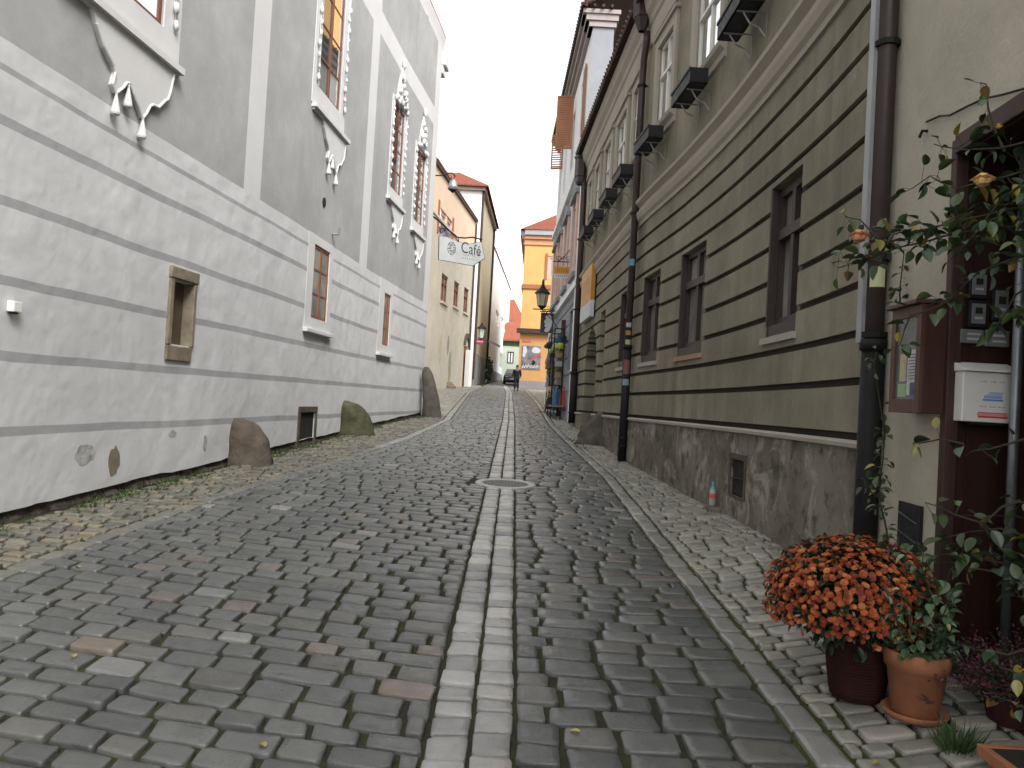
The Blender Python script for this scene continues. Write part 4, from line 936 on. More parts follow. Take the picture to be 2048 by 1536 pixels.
def climbers():
    A = [([(2080, 455, 3.35), (1990, 452, 3.5), (1900, 468, 3.65), (1820, 492, 3.85), (1750, 512, 4.05), (1712, 520, 4.2), (1676, 536, 4.3)], 1.9),
         ([(2070, 405, 3.35), (1960, 432, 3.5), (1860, 455, 3.7), (1790, 470, 3.9), (1740, 480, 4.1)], 1.9), ([(1760, 478, 4.0), (1722, 436, 4.15), (1690, 432, 4.2)], .8),
         ([(2080, 330, 3.3), (1990, 362, 3.45), (1920, 382, 3.6), (1860, 352, 3.75), (1822, 378, 3.85)], 1.2), ([(2070, 345, 3.3), (2000, 400, 3.4), (1940, 470, 3.5), (1900, 520, 3.6)], 1.7),
         ([(2080, 265, 3.35), (2000, 292, 3.5), (1930, 300, 3.65), (1868, 288, 3.8)], .8), ([(2010, 300, 3.5), (1988, 250, 3.55), (1975, 190, 3.6), (1960, 165, 3.65)], .45),
         ([(2075, 500, 3.3), (2010, 520, 3.4), (1960, 545, 3.5), (1930, 580, 3.6), (1900, 605, 3.7)], 1.6), ([(1905, 600, 3.7), (1860, 620, 3.75), (1822, 632, 3.8), (1800, 690, 3.85)], .75),
         ([(2075, 620, 3.35), (2030, 632, 3.4), (1985, 650, 3.5)], 1.5), ([(2075, 560, 3.35), (2030, 590, 3.4), (2000, 640, 3.45)], 1.2), ([(2060, 380, 3.3), (2055, 480, 3.3), (2060, 600, 3.3)], 1.5)]
    vine('climbing_rose', 'climbing rose with glossy leaves and two orange blooms trained over the portal', 'climbing plant', A, .072, 1.7, .11,
         base=(2.42, 3.3, .2), blooms=[(1718, 478, 4.02, .062, (.60, .27, .14)), (1966, 366, 3.35, .055, (.60, .38, .15)), (1998, 195+60, 3.5, .022, (.5, .33, .08))])
    B = [([(2070, 1075, 3.4), (2000, 1052, 3.5), (1940, 1062, 3.6), (1880, 1080, 3.7)], 1.3), ([(2075, 1150, 3.35), (1990, 1125, 3.5), (1920, 1108, 3.6), (1870, 1112, 3.7)], 2.0), ([(2075, 870, 3.5), (1985, 905, 3.6), (1930, 912, 3.7)], .5), ([(1930, 890, 3.75), (1880, 872, 3.85), (1825, 886, 3.95)], .45),
         ([(2040, 1000, 3.4), (2000, 1010, 3.45), (1960, 1040, 3.5), (1900, 1030, 3.6), (1850, 1005, 3.75)], .8), ([(2075, 1000, 3.35), (2040, 1005, 3.4)], 1.2), ([(2060, 1185, 3.3), (2010, 1150, 3.4), (1960, 1140, 3.5), (1900, 1140, 3.6)], 1.4),
         ([(2070, 1300, 3.2), (2020, 1310, 3.25), (1975, 1300, 3.3), (1930, 1290, 3.4)], .4), ([(2065, 1240, 3.2), (2045, 1200, 3.2), (2050, 1160, 3.25)], 1.0)]
    vine('shrub_rose', 'leafy green shrub shoots low in the portal behind the orange flowers', 'shrub', B, .076, 1.8, .08, base=(2.3, 3.3, .25))
    Cc = [([(1772, 1090, 4.55), (1762, 1010, 4.58), (1768, 930, 4.6), (1764, 870, 4.6)], 2.6), ([(1765, 1000, 4.6), (1745, 985, 4.6), (1728, 960, 4.6)], .8), ([(1765, 880, 4.62), (1758, 800, 4.62), (1746, 742, 4.6), (1752, 705, 4.6)], .9), ([(1790, 1070, 4.5), (1796, 1110, 4.4), (1840, 1120, 4.2)], 2.2), ([(1800, 640, 4.66), (1806, 570, 4.68), (1808, 500, 4.7)], 1.2)]
    vine('ivy', 'dark green ivy climbing behind the right downpipe', 'climbing plant', Cc, .058, 1.8, .05, base=(2.25, 4.6, .3), spread=.05)
climbers()
def chrysanthemum():
    g = ground_pt(1712, 1392); rt = thing('potted_chrysanthemum', 'large ball of rust orange chrysanthemums in a dark red pot', 'potted plant', g)
    p = MB(); p.lathe(g, [(.115, 0), (.125, .01), (.165, .30), (.178, .302), (.18, .33), (.166, .332), (.16, .30)], 28); 
    for z in np.linspace(.03, .28, 18): p.lathe((g[0], g[1], g[2]+z), [(.1255+.0395*z/.3, 0), (.1272+.0395*z/.3, .005), (.1255+.0395*z/.3, .010)], 28, cap=False)
    p.build('pot', M['darkpot'], rt, smooth=True)
    s = MB(); s.lathe((g[0], g[1], g[2]+.29), [(.15, 0), (.02, .01)], 20); s.build('soil', M['soil'], rt)
    c = Vector(at(1706, 1192, g[1])); R = Vector((.405, .36, .285)); b = MB(); lf = MB()
    core = MB()
    for i in range(90):
        d = rvec(); d.z = abs(d.z)*.8-.1; q = Vector((c.x+d.x*R.x*.8, c.y+d.y*R.y*.8, c.z-.02+d.z*R.z*.8)); core.tube([(g[0]+d.x*.06, g[1]+d.y*.06, g[2]+.30), ((g[0]+q.x)/2+d.x*.03, (g[1]+q.y)/2+d.y*.03, g[2]+.42), q], .004, 4)
    core.build('stem', M['stem'], rt)
    N = 2100
    for i in range(N):
        u = (i+.5)/N; zz = 1-u*1.62; q = i*2.399963+random.uniform(-.15, .15); r = math.sqrt(max(0, 1-zz*zz)); d = Vector((r*math.cos(q), r*math.sin(q), zz))
        if zz < -.25 and random.random() < min(.93, (-.25-zz)*2.6): continue
        w = random.uniform(.88, 1.045)*(1+.07*nz(d.x*2.2, d.y*2.2, d.z*2.2)); p = Vector((c.x+d.x*R.x*w, c.y+d.y*R.y*w, c.z+d.z*R.z*w))
        col = jit(random.choice([(.41, .092, .030), (.35, .070, .022), (.45, .112, .034), (.26, .048, .018), (.47, .15, .05), (.20, .036, .015)]), .18)
        n = (d+rvec()*.35+Vector((0, 0, .35))).normalized(); a = n.cross(Vector((.3, .9, .1))).normalized(); e = n.cross(a); rad = random.uniform(.012, .020)
        b.col = col
        for ring, (m, rr, hh) in enumerate(((9, 1., .15), (6, .6, .42))):
            V = [p+n*rad*.1*ring]; 
            for k in range(2*m):
                an = PI*k/m+ring; x = rr*rad*(1 if k % 2 == 0 else .72); V.append(p+(a*math.cos(an)+e*math.sin(an))*x+n*rad*(hh if k % 2 == 0 else hh*.7))
            b.add(V, [(0, 1+k, 1+(k+1) % (2*m)) for k in range(2*m)])
        if random.random() < .75: lf.col = None; leaf(lf, p-d*.04+rvec()*.02, d+rvec()*.8, Vector((0, 0, 1))+rvec()*.4, .05, .024, jit((.022, .04, .016), .35))
    for i in range(900):
        d = rvec(); w = random.uniform(.35, .93); p = Vector((c.x+d.x*R.x*w, c.y+d.y*R.y*w, c.z+d.z*R.z*w))
        if p.z < g[2]+.26: continue
        leaf(lf, p, d+rvec()*.6, Vector((0, 0, 1))+rvec()*.5, .06, .03, jit((.020, .038, .016), .35))
    for i in range(160):
        q = random.uniform(0, 2*PI); h = random.uniform(.31, .48); rr = .13+(h-.31)*1.1; p = Vector((g[0]+rr*math.cos(q), g[1]+rr*math.sin(q), g[2]+h)); leaf(lf, p, Vector((math.cos(q), math.sin(q), -.2))+rvec()*.4, Vector((0, 0, 1)), .065, .03, jit((.024, .045, .018), .3))
    lf.build('foliage', M['leaf'], rt, color=True); b.build('blossoms', M['petal'], rt, color=True)
chrysanthemum()
def terracotta():
    g = ground_pt(1829, 1432); rt = thing('terracotta_pot_plant', 'terracotta pot on a saucer with a pale edged green plant', 'potted plant', g)
    s = MB(); s.lathe(g, [(.105, 0), (.13, .004), (.143, .03), (.137, .034), (.12, .016)], 32); s.build('saucer', M['terra'], rt, smooth=True)
    p = MB(); p.lathe((g[0], g[1], g[2]+.012), [(.092, 0), (.10, .006), (.125, .21), (.137, .213), (.146, .285), (.138, .292), (.128, .285), (.12, .22), (.118, .25)], 32); po = p.build('pot', M['terra'], rt, smooth=True)
    m = MB()                                            # dark painted sprig on the pot
    for (a0, z0, a1, z1, w) in ((-2.05, .115, -1.30, .085, .006), (-1.9, .13, -1.5, .095, .008), (-1.75, .085, -1.35, .10, .006), (-1.72, .115, -1.60, .095, .012)):
        V = []
        for k in range(7):
            a = lerp(a0, a1, k/6); z = lerp(z0, z1, k/6); r = .1025+.025*(z/.21)+.0015; h = w*(1-abs(k-3)/3.4)
            V += [(g[0]+r*math.cos(a), g[1]+r*math.sin(a), g[2]+.012+z-h), (g[0]+r*math.cos(a), g[1]+r*math.sin(a), g[2]+.012+z+h)]
        m.add(V, [(2*k, 2*k+2, 2*k+3, 2*k+1) for k in range(6)])
    m.build('painted_sprig', simple('brown_glaze', (.06, .028, .022), .6), po)
    so = MB(); so.lathe((g[0], g[1], g[2]+.255), [(.12, 0), (.02, .012)], 20); so.build('soil', M['soil'], rt)
    st = MB(); lf = MB()
    for i in range(70):
        q = random.uniform(0, 2*PI); r = random.random()**.6*.22; h = random.uniform(.36, .86)*(1-.35*r/.22); e = Vector((g[0]+r*math.cos(q)-.02, g[1]+r*math.sin(q), g[2]+h)); s0 = Vector((g[0]+.05*math.cos(q), g[1]+.05*math.sin(q), g[2]+.26)); mid = s0.lerp(e, .5)+rvec()*.02
        st.tube([s0, mid, e], .0025, 4)
        for k in range(10):
            b = s0.lerp(mid, k/4) if k < 4 else mid.lerp(e, (k-4)/5); c = jit(random.choice([(.075, .12, .062), (.06, .10, .045), (.15, .20, .12), (.045, .08, .036)]), .3)
            if random.random() < .04: c = (.30, .30, .10)
            L = random.uniform(.035, .06); leaf(lf, b, rvec()+Vector((math.cos(q), math.sin(q), .1))*.6, Vector((0, 0, 1))+rvec()*.3, L, L*.68, c)
    for k in range(30):
        q = random.uniform(0, 2*PI); b = Vector((g[0]+.12*math.cos(q), g[1]+.12*math.sin(q), g[2]+.29+random.uniform(0, .06))); leaf(lf, b, Vector((math.cos(q), math.sin(q), -.25))+rvec()*.4, (0, 0, 1), .055, .036, jit((.055, .09, .045), .3))
    st.build('stem', M['stem'], rt); lf.build('foliage', M['leaf'], rt, color=True)
terracotta()
def heather_trough():
    x0 = at(1962, 1500, 3.1)[0]; zt = at(1962, 1492, 3.1)[2]; g = gz(x0, 3)
    rt = thing('heather_trough', 'rectangular terracotta trough with purple heather at the bottom right corner', 'planter', (x0+.15, 2.8, g))
    b = MB(); y0, y1, x1 = 2.45, 3.1, x0+.30; zb = g-.0
    b.hexa([(x0+.03, y0+.02, zb), (x1-.03, y0+.02, zb), (x1-.03, y1-.02, zb), (x0+.03, y1-.02, zb), (x0, y0, zt), (x1, y0, zt), (x1, y1, zt), (x0, y1, zt)])
    b.box(x0-.012, x1+.012, y0-.012, y0+.02, zt-.04, zt+.006); b.box(x0-.012, x1+.012, y1-.02, y1+.012, zt-.04, zt+.006); b.box(x0-.012, x0+.02, y0+.021, y1-.021, zt-.04, zt+.006); b.box(x1-.02, x1+.012, y0+.021, y1-.021, zt-.04, zt+.006)
    b.build('trough', M['terra'], rt, bevel=.004)
    s = MB(); s.box(x0+.022, x1-.022, y0+.022, y1-.022, zt-.01, zt+.002); s.build('soil', M['soil'], rt)
    # low heather plant behind the trough
    c = ground_pt(1985, 1452); h2 = thing('heather', 'purple flowering heather between the terracotta pot and the trough', 'heather', (c[0], c[1], c[2]))
    p = MB(); p.lathe((c[0]+.1, c[1]+.05, c[2]), [(.08, 0), (.11, .14), (.115, .15), (.10, .15)], 18); p.build('pot', M['darkpot'], h2)
    lf = MB(); C0 = Vector((c[0]+.15, c[1]+.02, c[2]+.13))
    for i in range(620):
        d = rvec(); d.z = abs(d.z)*.8+.12; d.normalize(); L = random.uniform(.13, .36); e = C0+Vector((d.x*1.35, d.y, d.z*.85))*L; p0 = C0+d*L*.25; purple = random.random() < .6
        for k in range(9):
            q = p0.lerp(e, k/8); col = jit((.105, .030, .052), .4) if purple and k > 3 else jit((.03, .045, .02), .3); leaf(lf, q, d+rvec()*.9, rvec(), .017, .010, col)
    lf.build('foliage', M['petal'], h2, color=True)
    # green tuft at its foot and a few yellow leaves above
    tuft = MB(); t0 = ground_pt(1915, 1500); h3 = thing('grass_tuft', 'tuft of long green grass left of the terracotta trough', 'grass', t0)
    for i in range(90):
        q = random.uniform(0, 2*PI); r = random.uniform(0, .06); b0 = Vector((t0[0]+r*math.cos(q), t0[1]+r*math.sin(q), t0[2]-.02)); d = Vector((math.cos(q)*.5, math.sin(q)*.5, 1))+rvec()*.25; leaf(tuft, b0, d, rvec(), random.uniform(.08, .17), .008, jit((.035, .07, .02), .3))
    tuft.build('blades', M['grass'], h3, color=True)
    vine('yellow_leaved_shrub', 'yellow green leaved shoots above the heather by the right edge', 'shrub', [([(2075, 1420, 3.0), (2040, 1415, 3.05), (2015, 1400, 3.1)], 1.6), ([(2075, 1345, 3.05), (2030, 1350, 3.1), (2000, 1335, 3.15)], 1.2), ([(2075, 1210, 3.1), (2050, 1180, 3.1), (2035, 1165, 3.15)], .8)], .06, 1., .5, base=(2.2, 3.0, .3))
heather_trough()
def ground_plants():
    g = MB()
    def tuft(x, y, n, h, sp):
        z = gz(x, y)-.02
        for i in range(n):
            q = random.uniform(0, 2*PI); r = sp*random.random(); b = Vector((x+r*math.cos(q), y+r*math.sin(q), z)); leaf(g, b, Vector((math.cos(q)*.7, math.sin(q)*.7, .8))+rvec()*.3, rvec(), h*random.uniform(.5, 1.2), h*.16, jit(random.choice([(.05, .085, .022), (.07, .10, .03), (.04, .065, .02)]), .3))
    t = 5.
    while t < 22.8:
        dn = sm((nz(t*.8, 2.2)+.35)*1.6)
        if random.random() < .2+.75*dn: tuft(WL.X(t)+random.uniform(.06, .28), t, int(8+30*dn), .07, .11)
        if random.random() < .35: tuft(random.uniform(WL.X(t)+.2, KL(t)-.15), t, 7, .032, .06)
        t += .13
    t = 6.
    while t < 22:
        dn = sm((nz(t*.6, 8.2)+.15)*1.8)
        if random.random() < .1+.6*dn: tuft(WR.X(t)-random.uniform(.02, .25), t, int(5+16*dn), .045, .10)
        if random.random() < .3: tuft(random.uniform(KR(t)+.2, WR.X(t)-.1), t, 6, .022, .05)
        t += .12
    for y, n in ((16.2, 90), (17.3, 60), (27.5, 80), (28.5, 60)): 
        for k in range(n//8): tuft((WR.X(y)-.55 if y < 23 else 1.25)+random.uniform(-.2, .2), y+random.uniform(-.5, .5), 8, .07, .1)
    o = g.build('grass', M['grass'], None, color=True, kind='stuff'); tag(o, 'small green weeds growing along both wall feet', 'grass')
    lab = ['small yellow fallen leaf on the bottom edge of the right paving', 'small yellow leaf on the road right of the gutter', 'pale leaf at the lower left on the dark setts', 'yellow leaf lying left among the road setts', 'small pale leaf near the left kerb', 'brown leaf on the right pavement by the orange flowers']
    for (px, py), l in zip(((1760, 1528), (1160, 1468), (530, 1498), (148, 1318), (160, 1137), (1520, 1172)), lab):
        p = ground_pt(px, py); b = MB(); leaf(b, (p[0], p[1], p[2]+.008), Vector((random.uniform(-1, 1), random.uniform(-1, 1), .05)), (0, 0, 1), .05, .03, jit((.36, .30, .10), .2))
        tag(b.build('fallen_leaf', M['petal'], None, color=True), l, 'leaf', 'fallen leaves on the paving')
ground_plants()
# ================================================================== FAR STREET
M['cream'] = plaster('cream_plaster', (.50, .46, .38), .12, .2, streak=.35, streakc=.7); M['peach'] = plaster('peach_plaster', (.66, .51, .39), .06, .12)
M['beige'] = plaster('beige_plaster', (.44, .39, .28), .1, .15, streak=.3, streakc=.7); M['whitewash'] = plaster('whitewashed_plaster', (.80, .795, .79), .04, .12)
M['yellow'] = plaster('ochre_yellow_plaster', (.55, .345, .135), .08, .12); M['orange'] = plaster('orange_plaster', (.50, .275, .115), .08, .12); M['ochre_trim'] = plaster('red_ochre_trim', (.33, .13, .065), .1, .1)
M['bluegrey'] = plaster('blue_grey_plaster', (.265, .275, .30), .1, .15, streak=.3, streakc=.75); M['facade_white'] = plaster('pale_facade_plaster', (.74, .74, .745), .06, .12, streak=.2, streakc=.8)
M['greyplinth'] = plaster('grey_plinth', (.24, .235, .24), .12, .2); M['shutter'] = wood('orange_brown_shutter', (.30, .125, .055))
M['pinkpaint'] = simple('pink_window_paint', (.56, .36, .30), .6, .15, 6)
def house(name, label, W, z0, z1, wm, holes=(), dep=-.16, step=2., extra_z=(), matf=None, t0=0., t1=None, offf=None):
    t1 = W.L if t1 is None else t1; b = W.at((t0+t1)/2, z0); root = thing(name, label, 'house', b)
    ts = frange(t0, t1, step); zs = frange(z0, z1, step)+list(extra_z)
    for h in holes: ts += [h[0], h[1]]; zs += [h[2], h[3]]
    def off(t, z):
        if inside(t, z, holes): return dep
        return offf(t, z) if offf else 0.
    mb = grid_wall(W, ts, zs, off, matf or (lambda t, z: 0))
    return root, mb
def prect(W, x0, yt, yb, x1):
    t0, zt = W.px(x0, yt); _, zb = W.px(x0, yb); t1, _ = W.px(x1, (yt+yb)/2+(x1-x0)*.6); return (min(t0, t1), max(t0, t1), zb, zt)
def disc_stain(W, cx, cy, rx, rz, mat, root, name='stain', off=.004, seed=1.):
    t, z = W.px(cx, cy); N = 24; p = MB(); ring = []
    for k in range(N):
        q = 2*PI*k/N; w = 1+.4*nz(math.cos(q)*1.4+seed, math.sin(q)*1.4, seed); ring.append((t+rx*w*math.cos(q), z+rz*w*math.sin(q)))
    p.add([W.at(a, b, off) for a, b in ring], [tuple(range(N))]); return p.build(name, mat, root)
def cream_house():
    W = LineWall((-5.71, 38), (-3.4, 58), (1, -.1)); ze = W.px(950, 440)[1]; zp = W.px(915, 478)[1]
    H = [prect(W, 884, 545, 603, 895), prect(W, 909, 560, 613, 917.5), prect(W, 929, 573, 625, 936.5)]
    up = prect(W, 879, 412, 470, 904); dr = prect(W, 928, 690, 775, 940); dr = (dr[0], min(dr[1], W.L-.3), dr[2], dr[3])
    root, mb = house('cream_house', 'cream and peach old house with three narrow windows behind the cafe sign', W, .5, ze, M['cream'], H+[up, dr], extra_z=(zp,), matf=lambda t, z: 1 if z > zp else 0)
    B = W.at(W.L, 0); A = W.at(0, 0)
    mb.quad((B[0], B[1], .5), (B[0]-9, B[1]+1, .5), (B[0]-9, B[1]+1, ze), (B[0], B[1], ze)); mb.quad((A[0], A[1], .5), (A[0]-9, A[1], .5), (A[0]-9, A[1], ze), (A[0], A[1], ze))
    mb.build('wall', [M['cream'], M['peach']], root)
    for h in H: window(W, root, h[0], h[1], h[2], h[3], -.15, M['winbrown'], M['glass_grey'], fr=.12, mull=(.5,), trans=(.66,), thick=.08)
    for h in H: s = MB(); s.wbox(W, h[0]-.1, h[1]+.1, h[2]-.14, h[2]-.01, 0, .12); s.build('sill', M['cream'], root)
    window(W, root, *up, -.15, M['pinkpaint'], simple('blue_glass', (.15, .20, .33), .15, .2, 1, spec=.6), fr=.22, mull=(), thick=.06)
    s = MB(); s.wbox(W, up[0]-.35, up[0], up[2], up[3]+.3, 0, .05); s.build('painted_surround', M['ochre_trim'], root); s = MB(); s.wbox(W, up[1], up[1]+.35, up[2], up[3]+.3, 0, .05); s.build('painted_surround', M['ochre_trim'], root)
    d = MB(); d.wbox(W, dr[0], dr[1], dr[2], dr[3], -.15, -.08); d.build('door', M['winorange'], root)
    s = MB(); tc = (dr[0]+dr[1])/2; w = (dr[1]-dr[0])/2
    for k in range(10):
        a, b = PI*k/10, PI*(k+1)/10; s.hexa([W.at(tc-w*1.0*math.cos(a), dr[3]+w*.7*math.sin(a), 0), W.at(tc-w*1.0*math.cos(b), dr[3]+w*.7*math.sin(b), 0), W.at(tc-w*1.3*math.cos(b), dr[3]+w*1.1*math.sin(b), 0), W.at(tc-w*1.3*math.cos(a), dr[3]+w*1.1*math.sin(a), 0)]+[W.at(tc-w*q*math.cos(v), dr[3]+w*r*math.sin(v), .15) for q, r, v in ((1., .7, a), (1., .7, b), (1.3, 1.1, b), (1.3, 1.1, a))])
    s.build('door_arch', M['stone_dark'], root)
    v = MB(); v.wbox(W, W.L-1.2, W.L-.05, 1, dr[3]-.3, .0, .35); v.build('white_buttress', M['whitewash'], root, bevel=.02)
    e = MB(); e.wbox(W, -.3, W.L+.1, ze-.12, ze, 0, .16); e.build('eave', M['windark'], root); e = MB(); e.wbox(W, -.3, W.L+.05, zp-.1, zp+.05, 0, .06); e.build('string_course', M['cream'], root)
    r = MB(); r.hexa([W.at(-.3, ze, .2), W.at(W.L+.1, ze, .2), W.at(W.L+.1, ze+1.6, -5), W.at(-.3, ze+1.6, -5), W.at(-.3, ze+.1, .2), W.at(W.L+.1, ze+.1, .2), W.at(W.L+.1, ze+1.8, -5), W.at(-.3, ze+1.8, -5)]); ro = r.build('roof', M['tile'], root)
    for (px, py), hh, c in (((886, 372), 1.5, 'whitewash'), ((899, 378), 1.1, 'peach')):
        t, z = W.px(px, py); p = W.at(t, z, -.4); c_ = MB(); c_.box(p[0]-.35, p[0]+.35, p[1]-.4, p[1]+.4, z-2.5, z+hh*.5); c_.box(p[0]-.45, p[0]+.45, p[1]-.5, p[1]+.5, z+hh*.5, z+hh*.62); c_.build('chimney', M[c], ro)
        k = MB(); k.hexa([(p[0]-.5, p[1]-.5, z+hh*.62), (p[0]+.5, p[1]-.5, z+hh*.62), (p[0]+.5, p[1]+.5, z+hh*.62), (p[0]-.5, p[1]+.5, z+hh*.62), (p[0]-.1, p[1]-.5, z+hh), (p[0]+.1, p[1]-.5, z+hh), (p[0]+.1, p[1]+.5, z+hh), (p[0]-.1, p[1]+.5, z+hh)]); k.build('chimney_cap', M['tile_bright'], ro)
    g = MB(); B = W.at(W.L-.15, 0, .1); g.tube([(B[0], B[1], ze-.2), (B[0], B[1], 2.2)], .07, 8); g.build('downpipe', M['pipe'], root)
    green = simple('damp_green_stain', (.27, .255, .17), .95, .3, 3); ol = simple('damp_brown_stain', (.42, .37, .27), .95, .2, 3)
    disc_stain(W, 899, 735, .42, 1.1, green, root, seed=2.); disc_stain(W, 896, 690, .35, .55, simple('grey_damp_stain', (.27, .25, .21), .95, .3, 3), root, off=.006, seed=5.); disc_stain(W, 880, 700, .5, 1.0, ol, root, off=.003, seed=8.)
    for i, (px, py) in enumerate(((882, 774), (895, 776))):
        c = ground_pt(px, py); b = MB(); b.blob((c[0], c[1], c[2]+.12), (.55, .4, .3), i*3+1, nu=12, nv=8, wob=.5)
        tag(b.build('boulder', M['sand'], None, smooth=True), ('pale boulder at the foot of the cream house, left one', 'pale boulder at the foot of the cream house, right one')[i], 'boulder', 'boulders by the cream house')
cream_house()
def beige_house():
    W = LineWall((-3.2, 61), (-2.62, 75), (1, -.05)); ze = W.px(975, 409)[1]; root, mb = house('beige_house', 'tall narrow beige house with a red hipped roof and white end wall', W, 1, ze, M['beige'])
    E = LineWall((-9, 61), (-3.2, 61), (0, -1)); e = grid_wall(E, frange(0, E.L, 2), frange(1, ze, 2), lambda t, z: 0., lambda t, z: 1); mb.add(e.v, e.f, 1)
    mb.build('wall', [M['beige'], M['whitewash']], root)
    c = MB(); c.wbox(W, -.2, W.L+.3, ze-.35, ze, 0, .3); c.wbox(E, 0, E.L+.25, ze-.35, ze, 0.01, .35); c.build('eave_cornice', plaster('grey_cornice', (.30, .28, .25), .1, .1), root)
    r = MB(); a, b = (-9.3, 60.4), (-2.7, 60.4); R1, R2 = (-5.3, 63.2, ze+1.7), (-5.2, 73, ze+1.7)
    p = [(a[0], a[1], ze), (b[0], b[1], ze), (-2.1, 75.5, ze), (-9.3, 75.5, ze)]
    r.add([*p, R1, R2], [(0, 1, 4), (1, 2, 5, 4), (2, 3, 5), (3, 0, 4, 5)]); r.add([(*q[:2], ze-.1) for q in p]+p, [(0, 1, 5, 4), (1, 2, 6, 5), (2, 3, 7, 6), (3, 0, 4, 7)]); r.build('roof', M['tile'], root)
    pp = W.at(W.L-.4, 0, .12); g = MB(); g.tube([(pp[0], pp[1], ze-.2), (pp[0], pp[1], 4.4)], .10, 8); g.build('downpipe', M['iron'], root)
    g = MB(); q = W.at(.25, 0, .1); g.tube([(q[0], q[1], ze-.2), (q[0], q[1], 3.)], .09, 8); g.build('downpipe', M['pipe'], root)
    b = MB(); b.wbox(W, .3, W.L*.8, 1, 5.2, .01, .06); b.build('grey_base', M['greyplinth'], root)
    pl = thing('wall_shrub', 'dark green shrub growing at the foot of the beige house', 'shrub', W.at(W.L-.6, 3, .3)); lf = MB()
    for i in range(420):
        d = rvec(); p0 = Vector(W.at(W.L-.6, 4.3, .25))+Vector((d.x*.5, d.y*.6, d.z*1.3))*random.random()**.4; leaf(lf, p0, rvec(), rvec(), .2, .13, jit((.035, .06, .025), .35))
    lf.build('foliage', M['leaf'], pl, color=True); st = MB(); p0 = W.at(W.L-.6, 2.9, .3); st.tube([p0, (p0[0], p0[1], 4.6)], .05, 6); st.build('stem', M['stem'], pl)
    # lantern and oval sign on brackets
    y = 63.; p = at(963, 664, y); rt = thing('wall_lantern', 'old wall lantern above the crimson oval sign on the beige house', 'lantern', p)
    l = MB(); l.lathe((p[0], p[1], p[2]-.5), [(.14, 0), (.26, .75)], 6); l.build('glass', simple('milky_glass', (.42, .50, .46), .3, .1), rt); l = MB(); l.lathe((p[0], p[1], p[2]+.26), [(.42, 0), (.30, .15), (.1, .32), (.06, .5)], 6); l.lathe((p[0], p[1], p[2]-.62), [(.1, 0), (.2, .12)], 6); l.tube([(p[0], p[1], p[2]-.6), (p[0]-.6, p[1], p[2]-.85), (p[0]-.9, p[1], p[2]-.7)], .03, 6); l.build('iron_frame', M['iron'], rt)
    p = at(958, 683, y); rt = thing('oval_sign', 'crimson oval hanging sign on the beige house', 'sign', p); s = MB(); n = 20
    ring = [(p[0]+.42*math.cos(2*PI*k/n), p[2]+.24*math.sin(2*PI*k/n)) for k in range(n)]; s.prism([(a, y-.04, b) for a, b in ring], [(a, y+.04, b) for a, b in ring]); s.build('board', flat('crimson_paint', (.25, .03, .075)), rt)
    s = MB(); s.tube([(p[0]-.5, y, p[2]+.3), (p[0]+.4, y, p[2]+.3)], .025, 6); s.build('arm', M['iron'], rt)
    s = MB(); 
    for i in range(6): s.box(p[0]-.28+i*.1, p[0]-.22+i*.1, y-.046, y-.041, p[2]-.06, p[2]+.05+.02*(i % 2))
    s.build('lettering', flat('pale_pink', (.6, .35, .42)), rt)
    p = at(988, 688, 74); rt = thing('street_sign', 'small grey tilted plate projecting near the white house', 'sign', p); s = MB(); s.hexa([(p[0]-.55, 74, p[2]+.15), (p[0]+.55, 74, p[2]-.32), (p[0]+.55, 74.06, p[2]-.32), (p[0]-.55, 74.06, p[2]+.15), (p[0]-.5, 74, p[2]+.38), (p[0]+.6, 74, p[2]-.09), (p[0]+.6, 74.06, p[2]-.09), (p[0]-.5, 74.06, p[2]+.38)]); s.build('plate', M['steel'], rt)
    s = MB(); s.tube([(p[0]-.9, 74, p[2]+.4), (p[0]-.45, 74, p[2]+.2)], .03, 6); s.build('arm', M['iron'], rt)
beige_house()
def white_house():
    W = LineWall((-2.5, 76), (-.9, 105), (1, -.05)); ze = W.px(995, 512)[1]
    H = [prect(W, 992, 618, 648, 998), prect(W, 1003, 632, 656, 1007), prect(W, 1009, 636, 659, 1012), prect(W, 1000, 704, 735, 1004.5)]
    root, mb = house('white_house', 'bright white house with its eave falling away beyond the beige house', W, 1.5, ze, M['whitewash'], H)
    mb.quad((-2.5, 76, 1.5), (-10, 76, 1.5), (-10, 76, ze), (-2.5, 76, ze)); mb.build('wall', [M['whitewash']], root)
    for h in H: window(W, root, *h, -.15, M['winwhite'], simple('pale_curtained_glass', (.32, .29, .31), .2, .1), fr=.15, thick=.08)
    r = MB(); r.hexa([W.at(-.1, ze, .1), W.at(W.L+.1, ze, .1), W.at(W.L+.1, ze+2, -6), W.at(-.1, ze+2, -6), W.at(-.1, ze+.07, .1), W.at(W.L+.1, ze+.07, .1), W.at(W.L+.1, ze+2.1, -6), W.at(-.1, ze+2.1, -6)]); r.build('roof', M['tile'], root)
    b = MB(); b.wbox(W, 0, W.L, 2, 4.6, .0, .05); b.build('grey_base', M['greyplinth'], root)
white_house()
